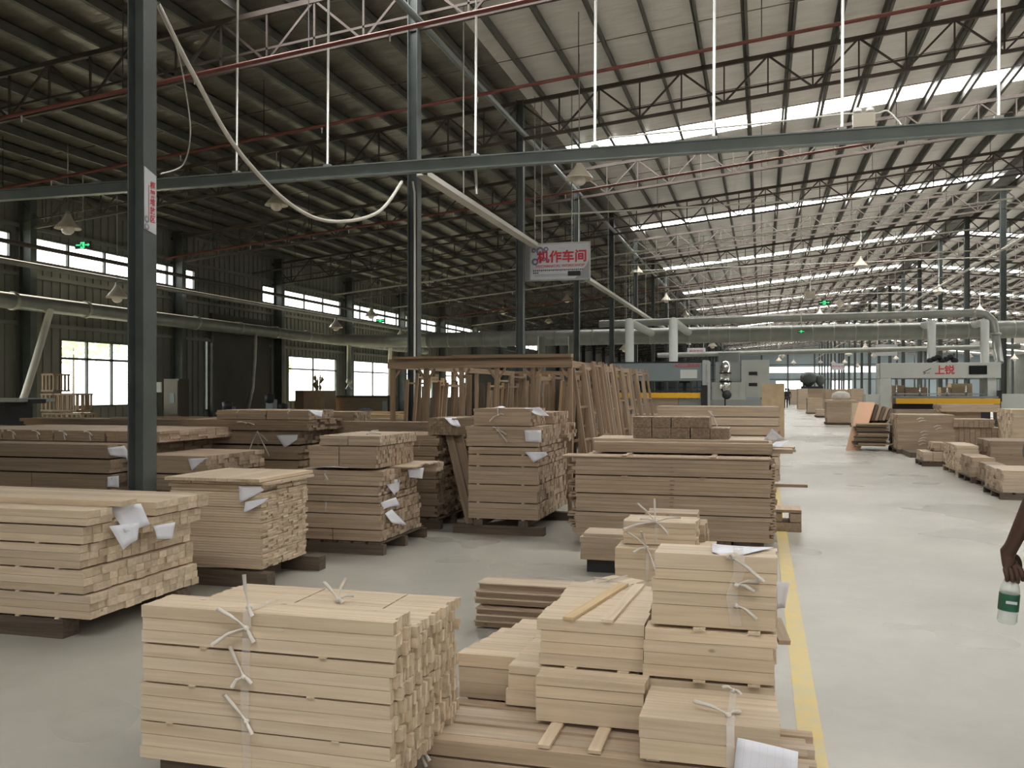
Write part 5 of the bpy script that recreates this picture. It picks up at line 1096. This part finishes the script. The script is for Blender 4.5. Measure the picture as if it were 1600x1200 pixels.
# ------------------------------------------------------------------ things along the window wall
CR = [(-15.9, 18.7, 1.0), (-15.3, 18.95, 1.0), (-14.9, 19.3, .8), (-15.9, 18.72, 1.36)]
def crate(lab, x, y, z, w=.55, h=.32, d=.4, n=4):
    x += .16; c = wthing('slatted_crate', lab, 'crate', (x, y, z), 'slatted crates by the bright window')
    for i in range(n + 1):
        xx = x + w * i / n
        MB().box(xx - .02, xx + .02, y, y + .03, z, z + h, 2).build('slat', 'rack_timber', c)
        MB().box(xx - .02, xx + .02, y + d - .03, y + d, z, z + h, 2).build('slat', 'rack_timber', c)
    for zz_ in (z, z + h - .04):
        for yy in (y, y + d): MB().box(x - .02, x + w + .02, yy - .02, yy + .02, zz_, zz_ + .04, 0).build('rail', 'rack_timber', c)
        for xx in (x, x + w): MB().box(xx - .02, xx + .02, y, y + d, zz_, zz_ + .04, 1).build('rail', 'rack_timber', c)
for i, (x, y, z, w) in enumerate(((-16.3, 17.5, 0.0, .66), (-16.3, 17.5, .53, .66), (-16.32, 17.5, 1.06, .34), (-15.96, 17.5, 1.06, .34), (-16.3, 17.5, 1.52, .3), (-15.6, 17.5, .0, .4), (-15.6, 17.5, .53, .36), (-15.58, 17.5, 1.06, .22))):
    crate('slatted crate by the bright window, ' + ('bottom of the wide column', 'middle of the wide column', 'third layer, wall side', 'third layer, window side', 'topmost', 'bottom one in the low column', 'middle one in the low column', 'top one in the low column')[i], x, y, z, w, .5 if z < .9 else .42, .5, 5 if w > .6 else 3)
def boxthing(name, lab, cat, px0, px1, py0, py1, D, dep, mat, parts=()):
    x0, y0 = XY(px0, D); x1 = x0 + (px1 - px0) / FPX * D / CA * 1.0; z1, z0 = ZZ(py0, D), ZZ(py1, D)
    t = thing(name, lab, cat, (x0, y0, 0)); MB().box(0, x1 - x0, 0, dep, z0 if name == 'wall_notice' else 0, z1, 2).build('body', mat, t)
    for (nm, a, b2, c, d, m2) in parts: MB().box((x1 - x0) * a, (x1 - x0) * b2, -.03 - .01 * parts.index((nm, a, b2, c, d, m2)), -.01, z0 + (z1 - z0) * c, z0 + (z1 - z0) * d, 0).build(nm, m2, t)
    return t
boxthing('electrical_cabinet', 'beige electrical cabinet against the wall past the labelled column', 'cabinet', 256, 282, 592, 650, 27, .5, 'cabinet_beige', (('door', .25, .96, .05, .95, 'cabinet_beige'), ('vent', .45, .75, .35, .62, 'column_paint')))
boxthing('wall_notice', 'small lit notice board hanging beside the electrical cabinet', 'sign', 244, 252, 597, 613, 24, .05, 'sign_board')
boxthing('plywood_box', 'large pale plywood box in front of the second window', 'box', 461, 510, 610, 645, 33, .9, 'shaded_oak', (('panel', .3, 1, 0, 1, 'plywood'),))
boxthing('work_counter', 'long grey-brown counter under the far windows', 'counter', 508, 612, 618, 660, 34, .8, 'wall_dark', (('front_panel', .02, .98, .05, .92, 'shaded_oak'), ('pinned_sheet', .90, .97, .4, .8, 'machine_grey')))
sx_, sy_ = XY(571, 25)
SPn = thing('hose_spool', 'grey coiled hose drum on the counter side in front of the windows', 'hose drum', (sx_, sy_, 0)); 
MB().lathe([(.05, -.16), (.3, -.15), (.33, 0), (.3, .15), (.05, .16)], (0, 0, .75), 18, Matrix.Rotation(math.radians(75), 4, 'X')).build('coil', 'grey_cloth', SPn); MB().box(-.25, .25, -.2, .2, 0, .5, 0).build('stand', 'black_steel', SPn)
tx, ty = XY(34, 17)
TB = thing('saw_table', 'machine table with a pale blue top at the picture edge', 'machine', (tx - 1.3, ty, 0)); bevel(MB().box(-.4, 1.25, 0, .9, 1.33, 1.40, 0).build('table_top', 'machine_grey', TB)); MB().box(-.2, .8, .1, .8, 0, 1.33, 2).build('cabinet', 'black_steel', TB)
MB().box(1.22, 1.30, .2, .6, 1.3, 1.38, 0).build('end_clamp', 'black_steel', TB)
def machine_dark(lab, px, D, h):
    x, y = XY(px, D); t = thing('bench_machine', lab, 'machine', (x, y, 0))
    MB().box(-.35, .35, 0, .5, 0, h * .55, 2).build('base', 'black_steel', t); MB().box(-.12, .12, .1, .35, h * .55, h * .9, 2).build('column', 'machine_blue', t)
    MB().lathe([(0, -.15), (.13, -.12), (.15, .1), (0, .15)], (0, .1, h * .92), 12).build('motor', 'black_steel', t); MB().box(-.3, .3, -.1, .3, h * .55, h * .59, 0).build('table', 'machine_grey', t)
machine_dark('dark drilling machine before the second wall column', 418, 27, 1.42); machine_dark('dark bench machine by the sliding door', 352, 26, 1.2); machine_dark('low dark bench machine beside the plywood box', 440, 28, 1.1)
lx, ly = XY(497, 36)
PL = thing('potted_plant', 'dusty spiky plant standing in the second window', 'plant', (lx, ly, 0)); mb = MB()
for i in range(60):
    a = random.random() * 6.3; b3 = random.uniform(.0, .25); z = random.uniform(1.2, 2.1); mb.poly([(b3 * .3 * math.cos(a), b3 * .3 * math.sin(a), z - .2), (b3 * math.cos(a), b3 * math.sin(a), z), (b3 * .5 * math.cos(a) + .03, b3 * .5 * math.sin(a), z + .15)], [(0, 1, 2)])
mb.build('leaves', 'old_timber', PL, 'stuff'); MB().lathe([(0, 0), (.18, 0), (.24, 1.1), (0, 1.1)], (0, 0, 0), 12).build('pot', 'shaded_oak', PL)

# ------------------------------------------------------------------ people
def skin_body(name, joints, edges, mat, parent, root=0, sub=2):
    me = bpy.data.meshes.new(name); me.from_pydata([j[0] for j in joints], edges, [])
    o = bpy.data.objects.new(name, me); COL.objects.link(o); o.parent = parent
    sk = o.modifiers.new('skin', 'SKIN'); sk.use_smooth_shade = True
    if not me.skin_vertices: me.attributes.new  # the modifier brings its own layer
    for i, j in enumerate(joints):
        v = me.skin_vertices[0].data[i]; r = j[1]; v.radius = r if isinstance(r, tuple) else (r, r); v.use_root = (i == root)
    ss = o.modifiers.new('smooth', 'SUBSURF'); ss.levels = sub; ss.render_levels = sub; me.materials.append(MATS[mat]); return o
def person(label, loc, rz, near=True):
    """walking figure facing +Y in its own space; one skinned body, clothes and hair as parts"""
    P = thing('person', label, 'person', loc, rz)
    J = []; E = []
    def add(p, r, par=None):
        J.append((p, r)); i = len(J) - 1
        if par is not None: E.append((par, i))
        return i
    pel = add((0, 0, .93), (.15, .11)); sp1 = add((0, .01, 1.10), (.135, .10), pel); ch = add((0, 0, 1.30), (.16, .11), sp1); nk = add((0, .0, 1.46), .055, ch); n2 = add((0, .015, 1.52), .052, nk)
    h1 = add((0, .03, 1.59), (.072, .088), n2); h2 = add((0, .025, 1.66), (.078, .096), h1); add((0, .015, 1.72), (.055, .065), h2); add((0, .125, 1.61), .012, h1)
    for s, st in ((-1, .12), (1, -.10)):
        hp = add((s * .09, 0, .88), .095, pel); kn = add((s * .10, st * .55 + .02, .49), .06, hp); an = add((s * .10, st, .09), .038, kn); add((s * .105, st + .13, .035), (.04, .028), an)
        o_ = .038 if near and s < 0 else 0
        sh = add((s * (.165 - o_ * .2), 0, 1.40), .06, ch); el = add((s * (.235 - o_ * .8), -.02, 1.13), .04, sh); wr = add((s * (.255 + o_ * .6), .05, .905), .026, el)
        pm = add((s * (.262 + o_), .07, .855), (.020, .038), wr); 
        if near and s < 0:                                            # the hand that grips the bottle: knuckles across, fingers curling behind the neck
            for fi in range(4):
                fx = s * (.300 - .0175 * fi); ln = (.92, 1.05, 1.0, .8)[fi]
                k1 = add((fx, .052, .826), .0105, pm); k2 = add((fx - s * .004, .040, .826 - .030 * ln), .0095, k1); k3 = add((fx - s * .010, .056, .826 - .052 * ln), .0088, k2); add((fx - s * .012, .078, .826 - .058 * ln), .0075, k3)
            t1 = add((s * .252, .085, .865), .0125, pm); t2 = add((s * .238, .098, .832), .011, t1); add((s * .246, .096, .798), .009, t2)
        elif near:
            base = [(.085, .0, .010), (.075, -.028, .0095), (.055, -.04, .0095), (.035, -.035, .009)]
            for fi, (fy, fz, fr) in enumerate(base):
                k1 = add((s * (.266 + o_), fy + .0 * fi, .815 - .004 * fi), fr, pm); k2 = add((s * (.250 + o_), fy + .006, .785 - .003 * fi), fr * .92, k1); k3 = add((s * (.226 + o_), fy, .778 + .003 * fi), fr * .85, k2)
            t1 = add((s * (.235 + o_), .105, .86), .012, pm); t2 = add((s * (.222 + o_), .118, .828), .010, t1); add((s * (.22 + o_), .108, .80), .009, t2)
        else:
            add((s * .262, .085, .79), (.014, .03), pm)
    skin_body('body', J, E, 'skin', P)
    # shirt and trousers follow the body
    Jc = []; Ec = []
    def ad2(p, r, par=None):
        Jc.append((p, r)); i = len(Jc) - 1
        if par is not None: Ec.append((par, i))
        return i
    a = ad2((0, 0, .96), (.175, .13)); b = ad2((0, .01, 1.12), (.16, .122), a); c = ad2((0, 0, 1.31), (.18, .128), b); d = ad2((0, 0, 1.42), (.085, .075), c)
    for s in (-1, 1): e = ad2((s * .165, 0, 1.385), .072, c); ad2((s * .215, -.012, 1.21), .058, e)
    skin_body('shirt', Jc, Ec, 'grey_cloth' if near else 'dark_cloth', P)
    Jc = []; Ec = []; a = ad2((0, 0, .95), (.165, .125))
    for s, st in ((-1, .12), (1, -.10)): h = ad2((s * .09, 0, .86), .108, a); k_ = ad2((s * .10, st * .55 + .02, .49), .076, h); ad2((s * .10, st, .12), .06, k_)
    skin_body('trousers', Jc, Ec, 'dark_cloth', P)
    mb = MB(); mb.lathe([(0, .115), (.06, .10), (.092, .04), (.094, -.02), (.08, -.06), (.05, -.08)], (0, -.005, 1.665), 16); mb.build('hair', 'hair', P)
    for s in (-1, 1): MB().lathe([(0, -.02), (.012, -.015), (.014, .015), (0, .02)], (s * .082, .02, 1.63), 8).build('ear', 'skin', P); MB().lathe([(0, -.008), (.009, 0), (0, .008)], (s * .032, .112, 1.645), 8).build('eye', 'hair', P)
    MB().box(-.022, .022, .108, .118, 1.573, 1.581, 0).build('mouth', 'sign_red', P)
    for s, st in ((-1, .12), (1, -.10)): mb = MB(); mb.tube([(s * .10, st - .05, .05), (s * .102, st + .06, .045), (s * .105, st + .17, .03)], [.048, .05, .03], 10); mb.build('shoe', 'black_steel', P)
    return P
HX, HY = XY(1581, 3.55)
walker = person('person at the picture edge carrying a water bottle, only forearm and hand in view', (HX + .272 * 1.04, HY - .070 * 1.04, 0), 0); walker.scale = (1.04,) * 3
bz = .845
BT = thing('water_bottle', 'small clear water bottle with a green label held upside by its neck at the picture edge', 'bottle', (HX, HY, bz))
BT['label'] = 'small clear water bottle with a green label, held by its neck in a hand'; BT.scale = (1.1,) * 3
BT.rotation_euler = (0, math.radians(5), 0)
MB().lathe([(.0145, .02), (.0145, -.01), (.017, -.02), (.030, -.055), (.033, -.07), (.0325, -.10), (.033, -.12), (.0325, -.165), (.033, -.178), (.028, -.186), (0, -.182)], (0, 0, 0), 24).build('body', 'bottle_plastic', BT)
MB().lathe([(.0, .038), (.0155, .036), (.016, .018), (.0145, .016)], (0, 0, 0), 20).build('cap', 'green_cap', BT)
MB().lathe([(.0336, -.080), (.0338, -.082), (.0338, -.138), (.0336, -.14)], (0, 0, 0), 24).build('label_band', 'green_cap', BT)
MB().box(-.018, .018, -.0355, -.0345, -.112, -.102, 0).build('label_mark', 'sign_board', BT)
MB().lathe([(0, -.181), (.031, -.176), (.031, -.15), (0, -.15)], (0, 0, 0), 20).build('water', 'bottle_plastic', BT)
fx_, fy_ = XY(1228, 80); person('person in black clothes walking away down the far aisle', (fx_, fy_, 0), 0, False)
fx_, fy_ = XY(1232, 92); q = person('second dark figure close behind the walker in the far aisle', (fx_, fy_, 0), 0, False)

for im in list(bpy.data.objects):
    if im.type == 'MESH' and not im.data.materials: im.data.materials.append(MATS['old_timber'])
